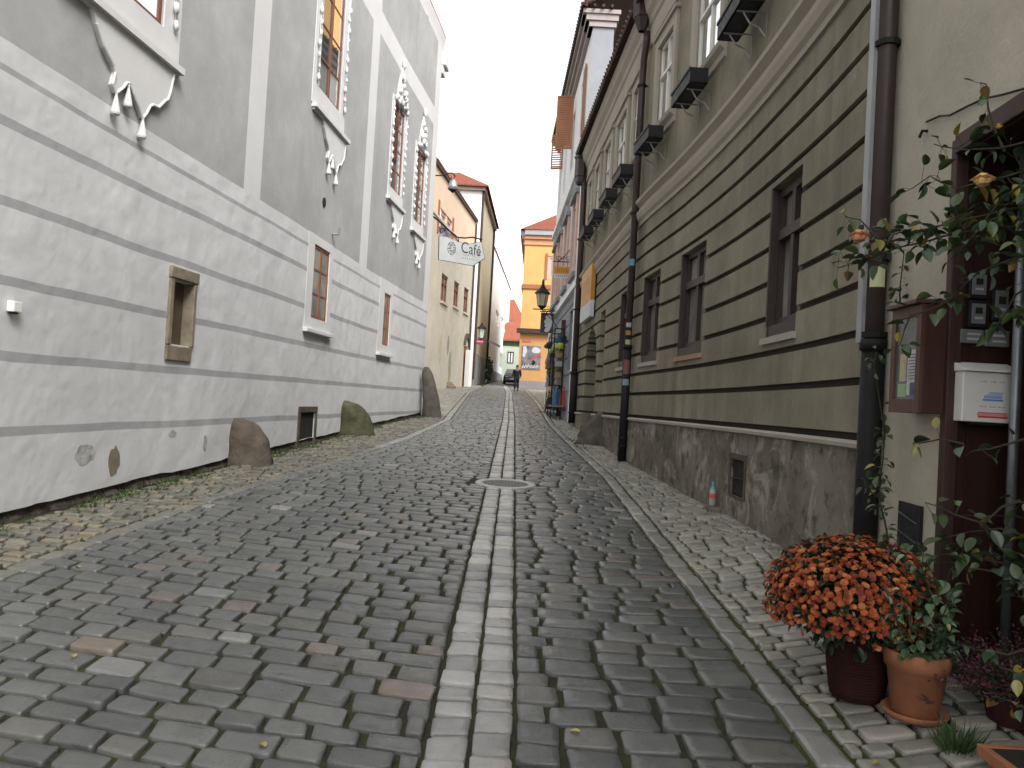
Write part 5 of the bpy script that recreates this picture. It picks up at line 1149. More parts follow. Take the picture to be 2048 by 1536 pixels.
def end_houses():
    y = 96.; L = lambda px, py: at(px, py, y)
    W = LineWall((-3., y), (3, y), (0, -1)); zt = L(1028, 681)[2]; zg = L(1028, 693)[2]
    h = prect(W, 1015, 703, 727, 1027); root, mb = house('pale_green_house', 'pale green low house with a dark window closing the far end of the street', W, 2, zt, M['whitewash'], [h], extra_z=(zg,), matf=lambda t, z: 1 if z > zg else 0)
    mb.build('wall', [plaster('pale_green_plaster', (.42, .47, .38), .08, .1), plaster('dark_green_paint', (.075, .12, .065), .15, .1)], root)
    window(W, root, *h, -.15, M['windark'], M['glass'], fr=.15, thick=.08)
    s = MB(); s.wbox(W, L(1027, 0)[0]+3, L(1046, 0)[0]+3, L(0, 703)[2]-.0, L(0, 699)[2], .0, .5); s.build('shop_canopy', M['plastic'], root); s = MB(); s.wbox(W, 3+L(1031, 690)[0], 3+L(1044, 690)[0], L(0, 700)[2], L(0, 686)[2], 0, .3); s.build('dark_shop_sign', M['plastic'], root)
    r = MB(); a = L(1018, 683); b = L(1046, 683); c = L(1046, 643); d = L(1021, 640)
    r.hexa([(a[0]-3, y-.5, a[2]), (b[0]+3, y-.5, b[2]), (b[0]+3, y+4, c[2]), (a[0]-3, y+4, c[2]), (a[0]-3, y-.5, a[2]+.2), (b[0]+3, y-.5, b[2]+.2), (b[0]+3, y+4, c[2]+.2), (a[0]-3, y+4, c[2]+.2)]); r.build('roof', M['tile_bright'], root)
    y2 = 110.; t = thing('red_roof_house', 'house with a steep bright red roof beyond the pale green house', 'house', (0, y2, 4)); a = at(1020, 605, y2); b = at(1044, 640, y2); e = at(1020, 655, y2)
    w = MB(); w.box(-6, 5, y2, y2+8, 3, e[2]); w.build('wall', M['whitewash'], t)
    r = MB(); r.add([(-6.5, y2-.6, e[2]-.2), (b[0]+1.2, y2-.6, e[2]-.2), (b[0]+1.2, y2+8, e[2]-.2), (-6.5, y2+8, e[2]-.2), (-6.5, y2+3.5, a[2]+.9), (a[0]+.6, y2+3.5, a[2]+.9)], [(0, 1, 5, 4), (1, 2, 5), (2, 3, 4, 5), (3, 0, 4), (0, 3, 2, 1)]); r.build('roof', M['tile_bright'], t)
end_houses()
def yellow_house():
    y = 62.; W = LineWall((.42, y), (6.2, y-.6), (0, -1)); Z = lambda py: at(1075, py, y)[2]
    zc, zm, zl, zp, zb = Z(466), Z(573), Z(664), Z(763), 1.8
    H = [prect(W, 1096, 512, 556, 1107)]
    root, mb = house('ochre_house', 'ochre yellow house with orange ground floor and a poster at the street bend', W, zb, zc, M['yellow'], H, extra_z=(zl, zp), matf=lambda t, z: 0 if z > zl else (1 if z > zp else 2))
    S = LineWall((.42, y), (1.3, y+26), (-1, 0)); e = grid_wall(S, frange(0, 26, 3), frange(zb, zc, 2)+[zl, zp], lambda t, z: 0., lambda t, z: 0 if z > zl else (1 if z > zp else 2))
    o = len(mb.v); mb.v += e.v; mb.cols += e.cols; mb.f += [tuple(i+o for i in f) for f in e.f]; mb.m += e.m
    mb.build('wall', [M['yellow'], M['orange'], M['greyplinth']], root)
    c = MB()
    for w, L in ((W, W.L), (S, 26)): c.wbox(w, -.02, L, zc-1.0, zc-.55, 0, .10); c.wbox(w, -.02, L, zc-.55, zc-.25, 0, .25)
    c.build('cornice', plaster('orange_cornice', (.50, .27, .15), .08, .1), root)
    c = MB()
    for w, L in ((W, W.L), (S, 26)): c.wbox(w, -.02, L, zc-.25, zc+.15, 0.0, .42)
    c.build('gutter', M['zinc'], root)
    c = MB()
    for w, L in ((W, W.L), (S, 26)): c.wbox(w, -.02, L, zm-.22, zm+.12, 0, .12)
    c.build('string_course', M['ochre_trim'], root)
    c = MB(); c.wbox(W, -.25, W.L, zl-.16, zl+.2, 0, .40); c.build('ledge', M['windark'], root)
    r = MB(); r.add([(.0, y-.5, zc+.15), (7, y-1.1, zc+.15), (7, y+26, zc+.15), (.9, y+26, zc+.15), (4.2, y+4.5, zc+3.2), (4.2, y+22, zc+3.2)], [(0, 1, 4), (1, 2, 5, 4), (2, 3, 5), (3, 0, 4, 5)]); r.build('roof', M['tile'], root)
    h = H[0]; window(W, root, *h, -.14, M['pinkpaint'], simple('pink_blind', (.55, .36, .34), .4, .1), fr=.14, thick=.08, mull=()); s = MB(); s.wbox(W, h[0]-.2, h[0], h[2]-.15, h[3]+.2, 0, .06); s.wbox(W, h[1], h[1]+.2, h[2]-.15, h[3]+.2, 0, .06); s.build('surround', M['ochre_trim'], root)
    # poster: own thing
    def R(x0, y0, x1, y1): a, z1 = W.px(x0, y0); b, z0 = W.px(x1, y1); return a, b, z0, z1
    a, b, z0, z1 = R(1045, 691, 1080, 740); pt = thing('poster', 'large grey poster with a red slash on the orange ground floor', 'poster', W.at((a+b)/2, z0, .05))
    p = MB(); p.wbox(W, a, b, z0, z1, .002, .05, n=1); p.build('board', simple('grey_photo_print', (.15, .15, .165), .4, .75, 1.6), pt)
    def poly(pts, col, nm, o): q = MB(); F_ = [(lerp(a, b, u), lerp(z0, z1, v)) for u, v in pts]; q.prism([W.at(t, z, o) for t, z in F_], [W.at(t, z, .0505) for t, z in F_]); q.build(nm, col, pt)
    poly([(.35, .35), (.5, .36), (.98, .62), (.98, .76), (.8, .66), (.6, .5)], flat('poster_red', (.36, .07, .07)), 'red_slash', .055); poly([(.03, .55), (.16, .5), (.26, .8), (.2, .97), (.05, .97)], flat('poster_pale', (.46, .47, .50)), 'pale_shape', .054); poly([(.50, .80), (.62, .70), (.80, .72), (.97, .66), (.97, .86), (.74, .96), (.58, .93)], flat('poster_pale', (.46, .47, .50)), 'pale_shape', .054); poly([(.5, .2), (.7, .18), (.76, .32), (.6, .42)], M['black'], 'dark_shape', .054); poly([(.1, .3), (.28, .32), (.3, .46), (.12, .45)], flat('poster_mauve', (.24, .17, .21)), 'mauve_shape', .053)
    q = MB()
    for i, u in enumerate((.04, .17, .30, .46, .62, .78)): 
        v = .04+.012*(i % 3); q.tube([W.at(lerp(a, b, u), lerp(z0, z1, v), .06), W.at(lerp(a, b, u+.08), lerp(z0, z1, v+.15), .06), W.at(lerp(a, b, u+.11), lerp(z0, z1, v+.03), .06), W.at(lerp(a, b, u+.17), lerp(z0, z1, v+.10), .06)], .028, 5)
    q.build('script_lettering', flat('poster_white', (.66, .66, .66)), pt)
    a, b, z0, z1 = R(1046, 677.5, 1061, 684.5); st = thing('street_name_plate', 'small red street name plate above the poster', 'sign', W.at((a+b)/2, z0, .03)); p = MB(); p.wbox(W, a, b, z0, z1, .002, .04, n=1); p.build('plate', flat('sign_red', (.48, .06, .06)), st)
    p = MB()
    for r_ in (.28, .62):
        for i in range(7): t = lerp(a, b, .1+i*.12); p.wbox(W, t, t+.035, lerp(z0, z1, r_), lerp(z0, z1, r_+.14), .041, .044, n=1)
    p.build('lettering', flat('sign_pale', (.62, .45, .42)), st)
yellow_house()
def pale_tall_house():
    W = LineWall((1.80, 22.6), (1.56, 34.4), (-1, 0)); ZT = 12.7; L = W.L
    H1 = [(t, t+1.15, 5.75, 7.9) for t in (1.6, 4.6, 7.6, 9.9)]; H2 = [(t, t+1.1, 9.9, 12.0) for t in (1.6, 4.6, 7.6, 9.9)]; H0 = [(1.5, 2.5, 2.6, 4.5), (4.4, 6.0, 1.2, 4.1), (7.0, 8.6, 1.2, 4.1)]
    gr = [1.9, 2.45, 3.0, 3.55, 4.1, 4.65]
    root, mb = house('pale_tall_house', 'tall pale grey house with louvred orange shutters between the brown house and the ochre house', W, .3, ZT, M['facade_white'], H0+H1+H2, extra_z=[5.0, 8.9]+[g+d for g in gr for d in (-.03, .03)], step=1., matf=lambda t, z: 0 if z > 8.9 else (1 if z > 5 else 2), offf=lambda t, z: -.03 if any(abs(z-g) < .03 for g in gr) else 0.)
    # firewall end above the lower roof
    E = LineWall((1.80, 22.6), (2.42, 22.6), (0, -1)); mb.hexa([(1.80, 22.6, .3), (2.42, 22.6, .3), (2.42, 23.4, .3), (1.83, 23.4, .3), (1.80, 22.6, ZT), (2.42, 22.6, ZT), (2.42, 23.4, ZT), (1.83, 23.4, ZT)], 2)
    mb.quad((1.56, 34.4, .3), (9, 34.6, .3), (9, 34.6, ZT), (1.56, 34.4, ZT), 1)
    mb.build('wall', [M['facade_white'], plaster('grey_storey_plaster', (.50, .50, .51), .1, .12, streak=.3), M['bluegrey']], root)
    c = MB(); 
    for z0, z1, o in ((ZT-.05, ZT+.12, .12), (ZT+.12, ZT+.3, .22), (ZT+.3, ZT+.42, .32)): c.wbox(W, -.0, L, z0, z1, 0, o); c.box(1.80-o, 2.42+o*.5, 22.6-o*.5, 23.3, z0, z1)
    c.build('cornice', plaster('pink_grey_cornice', (.34, .30, .29), .1, .1), root)
    c = MB(); c.wbox(W, .0, L, 8.8, 9.0, 0, .14); c.build('string_course', M['facade_white'], root); c = MB(); c.wbox(W, 0, L, 5.0, 5.2, 0, .12); c.build('string_course', M['facade_white'], root)
    c = MB(); c.wbox(W, 0, .6, 1, 8.78, 0, .07); c.build('pilaster', M['facade_white'], root); c = MB(); c.wbox(W, L-.5, L, 1, 8.78, 0, .07); c.build('pilaster', M['facade_white'], root)
    r = MB(); r.hexa([W.at(-.2, ZT+.42, .38), W.at(L+.3, ZT+.42, .38), (9, 34.8, ZT+5), (9, 22.7, ZT+5), W.at(-.2, ZT+.55, .38), W.at(L+.3, ZT+.55, .38), (9, 34.8, ZT+5.2), (9, 22.7, ZT+5.2)])
    t = -.2
    while t < L+.2: r.tube([W.at(t, ZT+.5, .40), W.at(t, ZT+.6, .1)], .06, 6); t += .22
    for i in range(4): r.tube([(1.55+i*.25, 22.3, ZT+.46), (1.55+i*.25, 23.1, ZT+.5)], .05, 6)
    r.build('roof', M['tile_dark'], root)
    for h in H1+H2:
        window(W, root, *h, -.15, M['winwhite'], M['glass'], fr=.08, trans=(.65,), thick=.06)
    M['hood'] = plaster('grey_hood', (.25, .26, .265), .1, .1)
    for h in H1:
        s = MB(); s.wbox(W, h[0]-.25, h[0], h[2]-.1, h[3]+.2, 0, .07); s.build('pink_surround', M['pinkpaint'], root); s = MB(); s.wbox(W, h[1], h[1]+.25, h[2]-.1, h[3]+.2, 0, .07); s.build('pink_surround', M['pinkpaint'], root)
        s = MB(); s.wbox(W, h[0]-.35, h[1]+.35, h[3]+.2, h[3]+.32, 0, .15); s.prism([W.at(h[0]-.35, h[3]+.32, .12), W.at(h[1]+.35, h[3]+.32, .12), W.at((h[0]+h[1])/2, h[3]+.75, .12)], [W.at(h[0]-.35, h[3]+.32, 0), W.at(h[1]+.35, h[3]+.32, 0), W.at((h[0]+h[1])/2, h[3]+.75, 0)]); s.build('window_hood', M['hood'], root); s = MB(); s.wbox(W, h[0]-.3, h[1]+.3, h[2]-.25, h[2]-.1, 0, .10); s.build('sill', M['hood'], root)
    for h in H0: window(W, root, *h, -.15, M['windark'], M['glass'], fr=.09, trans=(.7,), thick=.06)
    # louvred shutters: one folded to the wall, the others swung out into the street
    def shutter(P, Q, z0, z1, nsl, col, closed_low=0.):
        f = MB(); P, Q = Vector((*P, 0)), Vector((*Q, 0)); d = (Q-P).normalized(); n = Vector((-d.y, d.x, 0))*.02
        def bar(u0, u1, a, b): A, B = P.lerp(Q, u0), P.lerp(Q, u1); f.hexa([(A-n)+Vector((0, 0, a)), (B-n)+Vector((0, 0, a)), (B+n)+Vector((0, 0, a)), (A+n)+Vector((0, 0, a)), (A-n)+Vector((0, 0, b)), (B-n)+Vector((0, 0, b)), (B+n)+Vector((0, 0, b)), (A+n)+Vector((0, 0, b))])
        bar(0, .1, z0, z1); bar(.9, 1, z0, z1); bar(.1, .9, z0, z0+.08); bar(.1, .9, z1-.08, z1)
        so = f.build('shutter', col, root); s = MB(); f = s
        for i in range(nsl):
            z = lerp(z0+.1, z1-.12, i/(nsl-1)); hh = (z1-z0)/nsl*(.8 if z < z0+closed_low else .42); bar(.1, .9, z, z+hh)
        s.build('slats', col, so)
    w = lambda t, o: W.at(t, 0, o)[:2]
    p = lambda px, py, Y: at(px, py, Y)
    shutter(w(1.0, .05), w(1.55, .05), 9.9, 12.0, 20, M['shutter']); 
    for Y, x0, x1, yt, yb, cl in ((27.2, 1113, 1146, 190, 297, 9), (32.3, 1103, 1126, 268, 338, 0)):
        a, b = p(x1, (yt+yb)/2, Y), p(x0, (yt+yb)/2, Y); z0, z1 = p((x0+x1)/2, yb, Y)[2], p((x0+x1)/2, yt, Y)[2]; shutter((a[0], a[1]), (b[0], b[1]+.12), z0, z1, 22 if cl else 14, M['shutter'], cl)
    # projecting yellow and white sign and its scrolled iron arm
    Y = 25.6; a, b = p(1108, 545, Y), p(1157, 545, Y); z0, zm, z1 = p(1132, 557, Y)[2], p(1132, 548.5, Y)[2], p(1132, 534, Y)[2]
    st = thing('hanging_shop_sign', 'small yellow and white sign board hanging from a scrolled iron arm', 'sign', ((a[0]+b[0])/2, Y, z0)); s = MB(); s.box(a[0], b[0], Y-.03, Y+.03, zm, z1); s.build('yellow_board', flat('amber_paint', (.50, .25, .02)), st); s = MB(); s.box(a[0], b[0], Y-.03, Y+.03, z0, zm-.003); s.build('white_board', flat('board_white', (.52, .53, .56)), st)
    s = MB()
    for i in range(9): s.box(lerp(a[0], b[0], .1+i*.09), lerp(a[0], b[0], .15+i*.09), Y-.034, Y-.031, zm+.06, z1-.05-.02*(i % 2))
    s.build('lettering', flat('amber_dark', (.34, .15, .012)), st); s = MB()
    for i in range(10): s.box(lerp(a[0], b[0], .08+i*.085), lerp(a[0], b[0], .13+i*.085), Y-.034, Y-.031, z0+.05, zm-.04)
    s.build('small_lettering', flat('letter_grey', (.22, .23, .26)), st)
    s = MB(); zt = p(1135, 524, Y)[2]; X1 = W.at(Y-22.6, 0)[0]; s.tube([(X1, Y, zt), (a[0]-.05, Y, zt)], .018, 6); s.tube([(X1, Y, zt+.5), ((X1+a[0])/2, Y, zt+.12), (a[0]+.1, Y, zt)], .014, 6)
    for q in (.2, .5, .8):
        c0 = lerp(a[0], X1, q); s.tube([(c0+.09*math.cos(v)*(1-v/9), Y, zt+.1+.09*math.sin(v)*(1-v/9)) for v in np.linspace(0, 7, 16)], .010, 5); s.tube([(c0, Y, zt), (c0, Y, z1)], .008, 5)
    s.build('iron_arm', M['iron'], st)
    # lantern
    Y = 30.; c = p(1085, 592, Y); st = thing('street_lantern', 'old black street lantern on an ornate wall bracket in front of the ochre house', 'lantern', (c[0], Y, c[2])); k = Y/1550
    g = MB(); g.lathe((c[0], Y, c[2]-20*k), [(8.5*k, 0), (12*k, 24*k)], 6); g.build('glass', simple('lantern_glass', (.36, .33, .24), .2, .1, spec=.7), st)
    g = MB(); g.lathe((c[0], Y, c[2]+4*k), [(16*k, 0), (15*k, 3*k), (6*k, 12*k), (3*k, 18*k), (2.4*k, 26*k), (.5*k, 30*k)], 6); g.lathe((c[0], Y, c[2]-26*k), [(3*k, 0), (9.5*k, 6*k)], 6)
    for q in range(6): an = 2*PI*q/6; g.tube([(c[0]+8.6*k*math.cos(an), Y+8.6*k*math.sin(an), c[2]-20*k), (c[0]+12.2*k*math.cos(an), Y+12.2*k*math.sin(an), c[2]+4*k)], .011, 4)
    g.build('iron_frame', M['iron'], st)
    g = MB(); zb = c[2]-27*k; X1 = W.at(7.4, 0)[0]; g.tube([(c[0]-18*k, Y, zb), (X1, Y, zb)], .022, 6); g.tube([(X1, Y, zb-.7), (X1-.25, Y, zb-.35), (c[0]+.1, Y, zb-.12), (c[0], Y, zb)], .016, 6)
    for q in (.15, .4, .7):
        c0 = lerp(c[0], X1, q); g.tube([(c0+.12*math.cos(v)*(1-v/9), Y, zb-.14+.12*math.sin(v)*(1-v/9)) for v in np.linspace(0, 7, 16)], .012, 5); g.tube([(c0+.07*math.cos(v)*(1-v/9), Y, zb+.08+.07*math.sin(v)*(1-v/9)) for v in np.linspace(0, 7, 14)], .010, 5)
    g.build('wall_bracket', M['iron'], st)
    # black flag sign with a white figure
    Y = 30.6; a, b = p(1081, 645, Y), p(1107, 645, Y); z0, z1 = p(1094, 666, Y)[2], p(1094, 626, Y)[2]; st = thing('black_flag_sign', 'square black projecting sign with a white silhouette under the lantern', 'sign', ((a[0]+b[0])/2, Y, z0)); s = MB(); s.box(a[0], b[0], Y-.04, Y+.04, z0, z1); s.build('board', flat('sign_black', (.03, .032, .037), .4), st, bevel=.01)
    S_ = [(.30, .08), (.50, .02), (.70, .10), (.86, .34), (.90, .58), (.80, .82), (.62, .94), (.44, .90), (.34, .78), (.42, .70), (.30, .62), (.26, .52), (.38, .46), (.30, .34), (.42, .28)]
    F_ = [(lerp(a[0], b[0], u), lerp(z0, z1, v)) for u, v in S_]; s = MB(); s.prism([(x, Y-.047, z) for x, z in F_], [(x, Y-.0405, z) for x, z in F_]); s.build('white_silhouette', flat('sign_white', (.62, .62, .64)), st); s = MB(); s.tube([(a[0]-.05, Y, z1+.05), (W.at(8, 0)[0], Y, z1+.05)], .02, 6); s.build('arm', M['iron'], st)
    # awning-like dark panel of the souvenir shop
    Y = 26.2; a, b = p(1119, 700, Y), p(1141, 700, Y); zt, zb = p(1130, 640, Y)[2], gz(1.6, Y); st = thing('shop_door_leaf', 'tall dark red wooden door leaf folded out beside the souvenir goods', 'door', ((a[0]+b[0])/2, Y, zb)); s = MB(); s.box(a[0]+.02, W.at(3.6, 0)[0]-.02, Y, Y+.05, zb+.02, zt)
    for i in range(4): q = lerp(zb+.2, zt-.7, i/3); s.box(a[0]+.07, W.at(3.6, 0)[0]-.07, Y-.02, Y-.001, q, q+.5)
    s.build('leaf', wood('dark_red_shop_wood', (.06, .02, .018)), st)
    return W
PW = pale_tall_house()
def orange_sign():
    t0, t1 = 18.9, 20.9; rt = thing('orange_shop_sign', 'tall orange and white shop sign box fixed to the end of the brown house', 'sign', WR.at(20.4, 3.7, .1)); zb, zm, zt = 3.70, 4.12, 5.02
    s = MB(); s.wbox(WR, t0, t1, zm, zt, .03, .14, n=1); s.build('orange_panel', flat('sign_orange', (.46, .205, .025), .4), rt, bevel=.01); s = MB(); s.wbox(WR, t0, t1, zb, zm-.004, .03, .14, n=1); s.build('white_panel', flat('board_white', (.52, .53, .56)), rt, bevel=.01)
    s = MB()
    for i in range(8): a = lerp(t0, t1, .12+i*.1); s.wbox(WR, a, a+.12, zm+.25, zt-.25, .1405, .146, n=1)
    s.build('lettering', flat('sign_pale_pink', (.60, .34, .18)), rt)
    s = MB(); s.wbox(WR, t0+.3, t0+.36, zm, zm+.05, .0, .03); s.build('mount', M['iron'], rt); s = MB(); s.wbox(WR, t1-.4, t1-.34, zm, zm+.05, 0, .03); s.build('mount', M['iron'], rt)
orange_sign()
def background_yellow():
    p0, p1 = at(1224, 60, 30), at(1262, 60, 30); rt = thing('yellow_gable_house', 'bright yellow wall rising behind the roof of the brown house', 'house', (p0[0]+3, 36, 1.5)); w = MB(); w.box(p0[0], 10, 35.5, 43, 1, 24); w.build('wall', M['yellow'], rt)
    r = MB(); r.hexa([(p0[0]-.3, 35.2, 24), (10.3, 35.2, 24), (10.3, 43.2, 24), (p0[0]-.3, 43.2, 24), (p0[0]+2, 37, 27), (8, 37, 27), (8, 41, 27), (p0[0]+2, 41, 27)]); r.build('roof', M['tile'], rt)
background_yellow()
def goods():
    def bag(label, px, py, Y, w, h, c, strap=.15, grp='souvenir goods hung outside the shop'):
        p = at(px, py, Y); rt = thing('hanging_bag', label, 'bag', p, grp); b = MB(); q = (p[0], p[1], p[2]); n = 12
        V = []
        for j in range(6):
            f = j/5
            for k in range(n):
                an = 2*PI*k/n; r = (1-.25*f)*(.85+.15*math.sin(PI*f)); V.append((q[0]+w/2*r*math.cos(an), q[1]+w*.22*(1.1-.8*f)*math.sin(an), q[2]-h/2+h*f))
        b.add(V, [(j*n+k, j*n+(k+1) % n, (j+1)*n+(k+1) % n, (j+1)*n+k) for j in range(5) for k in range(n)]+[tuple(range(n))[::-1], tuple(5*n+k for k in range(n))]); b.build('body', flat('goods_%d_%d_%d' % tuple(int(x*255) for x in c), c, .8), rt, smooth=True)
        s = MB(); s.tube([(q[0]-w*.25, q[1], q[2]+h/2-.01), (q[0]-w*.1, q[1], q[2]+h/2+strap), (q[0]+w*.1, q[1], q[2]+h/2+strap), (q[0]+w*.25, q[1], q[2]+h/2-.01)], .012, 5); s.build('strap', M['iron'], rt)
    def hat(label, px, py, Y, r, c):
        p = at(px, py, Y); rt = thing('hat', label, 'hat', p, 'hats hung outside the souvenir shop'); b = MB()
        b.lathe((0, 0, 0), [(r, 0), (r*.62, .02), (r*.6, r*.4), (r*.4, r*.62), (.01, r*.66)], 14); m = flat('hat_%d_%d_%d' % tuple(int(x*255) for x in c), c, .85); o = b.build('crown', m, None, smooth=True); o.parent = rt
        k = MB(); k.lathe((0, 0, 0), [(r*.63, .025), (r*.615, r*.16)], 14, cap=False); o = k.build('band', M['iron'], None); o.parent = rt
        rt.rotation_euler = (math.radians(25+random.uniform(-15, 12)), random.uniform(-.4, .4), random.uniform(-.5, .5))
    # rack
    Y0, Y1 = 24.6, 28.4; rk = thing('display_rack', 'dark metal display rack of the souvenir shop packed with goods', 'rack', (1.5, 28.6, gz(1.5, 28.6))); b = MB()
    for y in (Y0, (Y0+Y1)/2, Y1):
        for x in (1.27, 1.58): b.tube([(x, y, gz(x, y)), (x, y, 3.9)], .022, 6)
        b.tube([(1.27, y, 3.9), (1.58, y, 3.9)], .02, 6)
    for z in (3.9, 3.2, 2.5, 1.85):
        for x in (1.27, 1.58): b.tube([(x, Y0, z), (x, Y1, z)], .016, 6)
    b.build('frame', M['iron'], rk); s = MB(); s.box(1.22, 1.64, Y0-.15, Y1, gz(1.4, 28.8)+.22, gz(1.4, 28.8)+.28); s.build('shelf', M['sand'], rk)
    hats = [('lime green hat at the top of the souvenir rack', 1121, 694, 25.2, .2, (.30, .38, .04)), ('green hat left of the lime hat on the souvenir rack', 1108, 703, 26, .2, (.12, .24, .06)), ('dark teal hat highest on the souvenir rack', 1117, 683, 26, .2, (.03, .08, .09)), ('white hat above the green hat on the souvenir rack', 1111, 692, 26.4, .15, (.5, .5, .52)), ('navy hat beside the dark red door leaf', 1125, 677, 25.4, .2, (.025, .035, .08)), ('black hat at the upper left of the souvenir rack', 1100, 692, 27, .22, (.025, .02, .02))]
    for h in hats: hat(*h)
    cols = [((.22, .22, .22), 'light grey'), ((.10, .10, .105), 'charcoal'), ((.30, .29, .27), 'pale stone'), ((.05, .045, .04), 'black brown'), ((.17, .115, .065), 'tan'), ((.13, .125, .12), 'mid grey'), ((.26, .17, .09), 'straw coloured'), ((.06, .055, .06), 'dark slate')]
    rows = ['topmost', 'second', 'third', 'fourth', 'fifth', 'sixth']; i = 0
    for r, py in enumerate((712, 722, 732, 743, 755, 767)):
        for k, (px, side) in enumerate(((1099, 'left'), (1108, 'middle'), (1117, 'right'))):
            c, n = cols[(i*3+r) % len(cols)]; i += 1
            bag('%s bag in the %s row of the souvenir rack, %s column' % (n, rows[r], side), px+random.uniform(-1.5, 1.5), py-k*2+random.uniform(-1, 1), 27.4-1.1*k+.3*(r % 2), random.uniform(.26, .36), random.uniform(.18, .26), jit(c, .15), .06)
    for lab, px, py, Y, w, h, c in (('long bright blue bag low on the souvenir rack', 1110, 800, 25.0, .2, .66, (.05, .17, .28)), ('navy blue bag low on the souvenir rack', 1117, 797, 24.9, .17, .62, (.03, .06, .13)), ('long orange red bag low on the souvenir rack beside the door leaf', 1125, 800, 24.7, .2, .68, (.40, .075, .04)), ('black bag at the bottom left of the souvenir rack', 1099, 806, 25.6, .26, .4, (.02, .02, .025)), ('pale pink bag above the black bag on the souvenir rack', 1099, 779, 25.8, .28, .2, (.45, .31, .27)), ('coral bag at the lower left of the souvenir rack', 1100, 790, 25.7, .26, .13, (.42, .18, .13))): bag(lab, px, py, Y, w, h, c, .08)
goods()
def cafe_sign():
    a, b = at(877, 495, 23.5), at(966, 505, 25.4); W = LineWall(a[:2], b[:2], (0, -1)); rt = thing('cafe_sign', 'grey painted cafe sign board hanging from an iron arm at the white house corner', 'sign', W.at(W.L/2, 5.6, 0))
    out = [W.px(*q) for q in ((878, 472), (893, 474), (915, 484), (940, 488), (962, 484), (965, 500), (969, 516), (945, 531.5), (877, 519))]
    P = lambda q, o: W.at(q[0], q[1], o)
    s = MB(); s.prism([P(q, .02) for q in out], [P(q, -.02) for q in out]); s.build('board', simple('pale_grey_board', (.40, .415, .41), .6, .1, 3), rt)
    s = MB(); n = len(out)
    for i in range(n): s.tube([P(out[i], 0), P(out[(i+1) % n], 0)], .024 if 3 < i < 7 else .013, 6)
    s.build('edge_rim', M['iron'], rt)
    cu = bpy.data.curves.new('cafe_text', 'FONT'); cu.body = 'Caf\u00e9'; cu.size = 1; tmp = bpy.data.objects.new('cafe_text', cu); COL.objects.link(tmp); dg = bpy.context.evaluated_depsgraph_get(); me = bpy.data.meshes.new_from_object(tmp.evaluated_get(dg))
    vs = [v.co.copy() for v in me.vertices]; fs = [tuple(p.vertices) for p in me.polygons]; bpy.data.objects.remove(tmp); bpy.data.curves.remove(cu); bpy.data.meshes.remove(me)
    w = max(v.x for v in vs); t0, z0 = W.px(920, 504); t1, z1 = W.px(960, 512); hgt = W.px(921, 484)[1]-z0; hm = max(v.y for v in vs)
    s = MB(); s.add([W.at(lerp(t0, t1, v.x/w), z0+(z1-z0)*v.x/w*.8+v.y/hm*hgt*1.1, .024) for v in vs], fs); ink = flat('sign_ink', (.045, .05, .05)); s.build('lettering', ink, rt)
    s = MB()
    for (x0, y0, n_, st) in ((926, 511, 6, 4.2), (921, 517, 7, 4.2)):
        for i in range(n_):
            A = W.px(x0+i*st, y0+i*.5); h = .035+.02*((i*7) % 3)/2; s.wbox(W, A[0], A[0]+.035, A[1], A[1]+h, .0205, .023, n=1)
    s.build('small_lettering', flat('sign_ink_grey', (.16, .165, .165)), rt)
    s = MB(); c = W.px(902, 497)                              # dark sketched roundel
    for i in range(34):
        an = i*2.4; r = .07+.13*((i*37) % 17)/17; q = (c[0]+r*math.cos(an), c[1]+r*math.sin(an)*.95); e = (q[0]+.055*math.cos(.5), q[1]+.055*math.sin(.5)); s.tube([P(q, .022), P(e, .022)], .006+.010*((i*5) % 3)/3, 4)
    for k in range(26):
        an = 2*PI*k/26
        if k % 5 != 2: s.tube([P((c[0]+.19*math.cos(an), c[1]+.19*math.sin(an)), .022), P((c[0]+.20*math.cos(an+.22), c[1]+.20*math.sin(an+.22)), .022)], .009, 4)
    s.build('roundel', ink, rt); d = MB(); p = W.px(957, 510); d.tube([P((p[0]-.03, p[1]-.03), .022), P((p[0]+.02, p[1]+.05), .022)], .02, 6); d.build('small_mark', ink, rt)
    g = MB(); pa = [W.at(*W.px(*q), .0) for q in ((868, 434), (878, 442), (897, 460), (915, 475), (930, 476), (945, 474.5), (964, 479))]; g.tube(pa, .026, 6)
    for q0, q1 in (((880, 452), (880, 472)), ((917, 477), (917, 485)), ((961, 479), (961, 485))): g.tube([W.at(*W.px(*q0), 0), W.at(*W.px(*q1), 0)], .012, 5)
    pc = W.px(884, 462); g.tube([W.at(pc[0]+.13*math.cos(v)*(1-v/9), pc[1]+.10*math.sin(v)*(1-v/9), 0) for v in np.linspace(0, 7, 18)], .014, 5); A = W.at(*W.px(868, 434), 0); g.tube([A, (A[0]-.6, A[1]-.35, A[2]+.1)], .02, 6); g.build('iron_arm', M['iron'], rt)
cafe_sign()
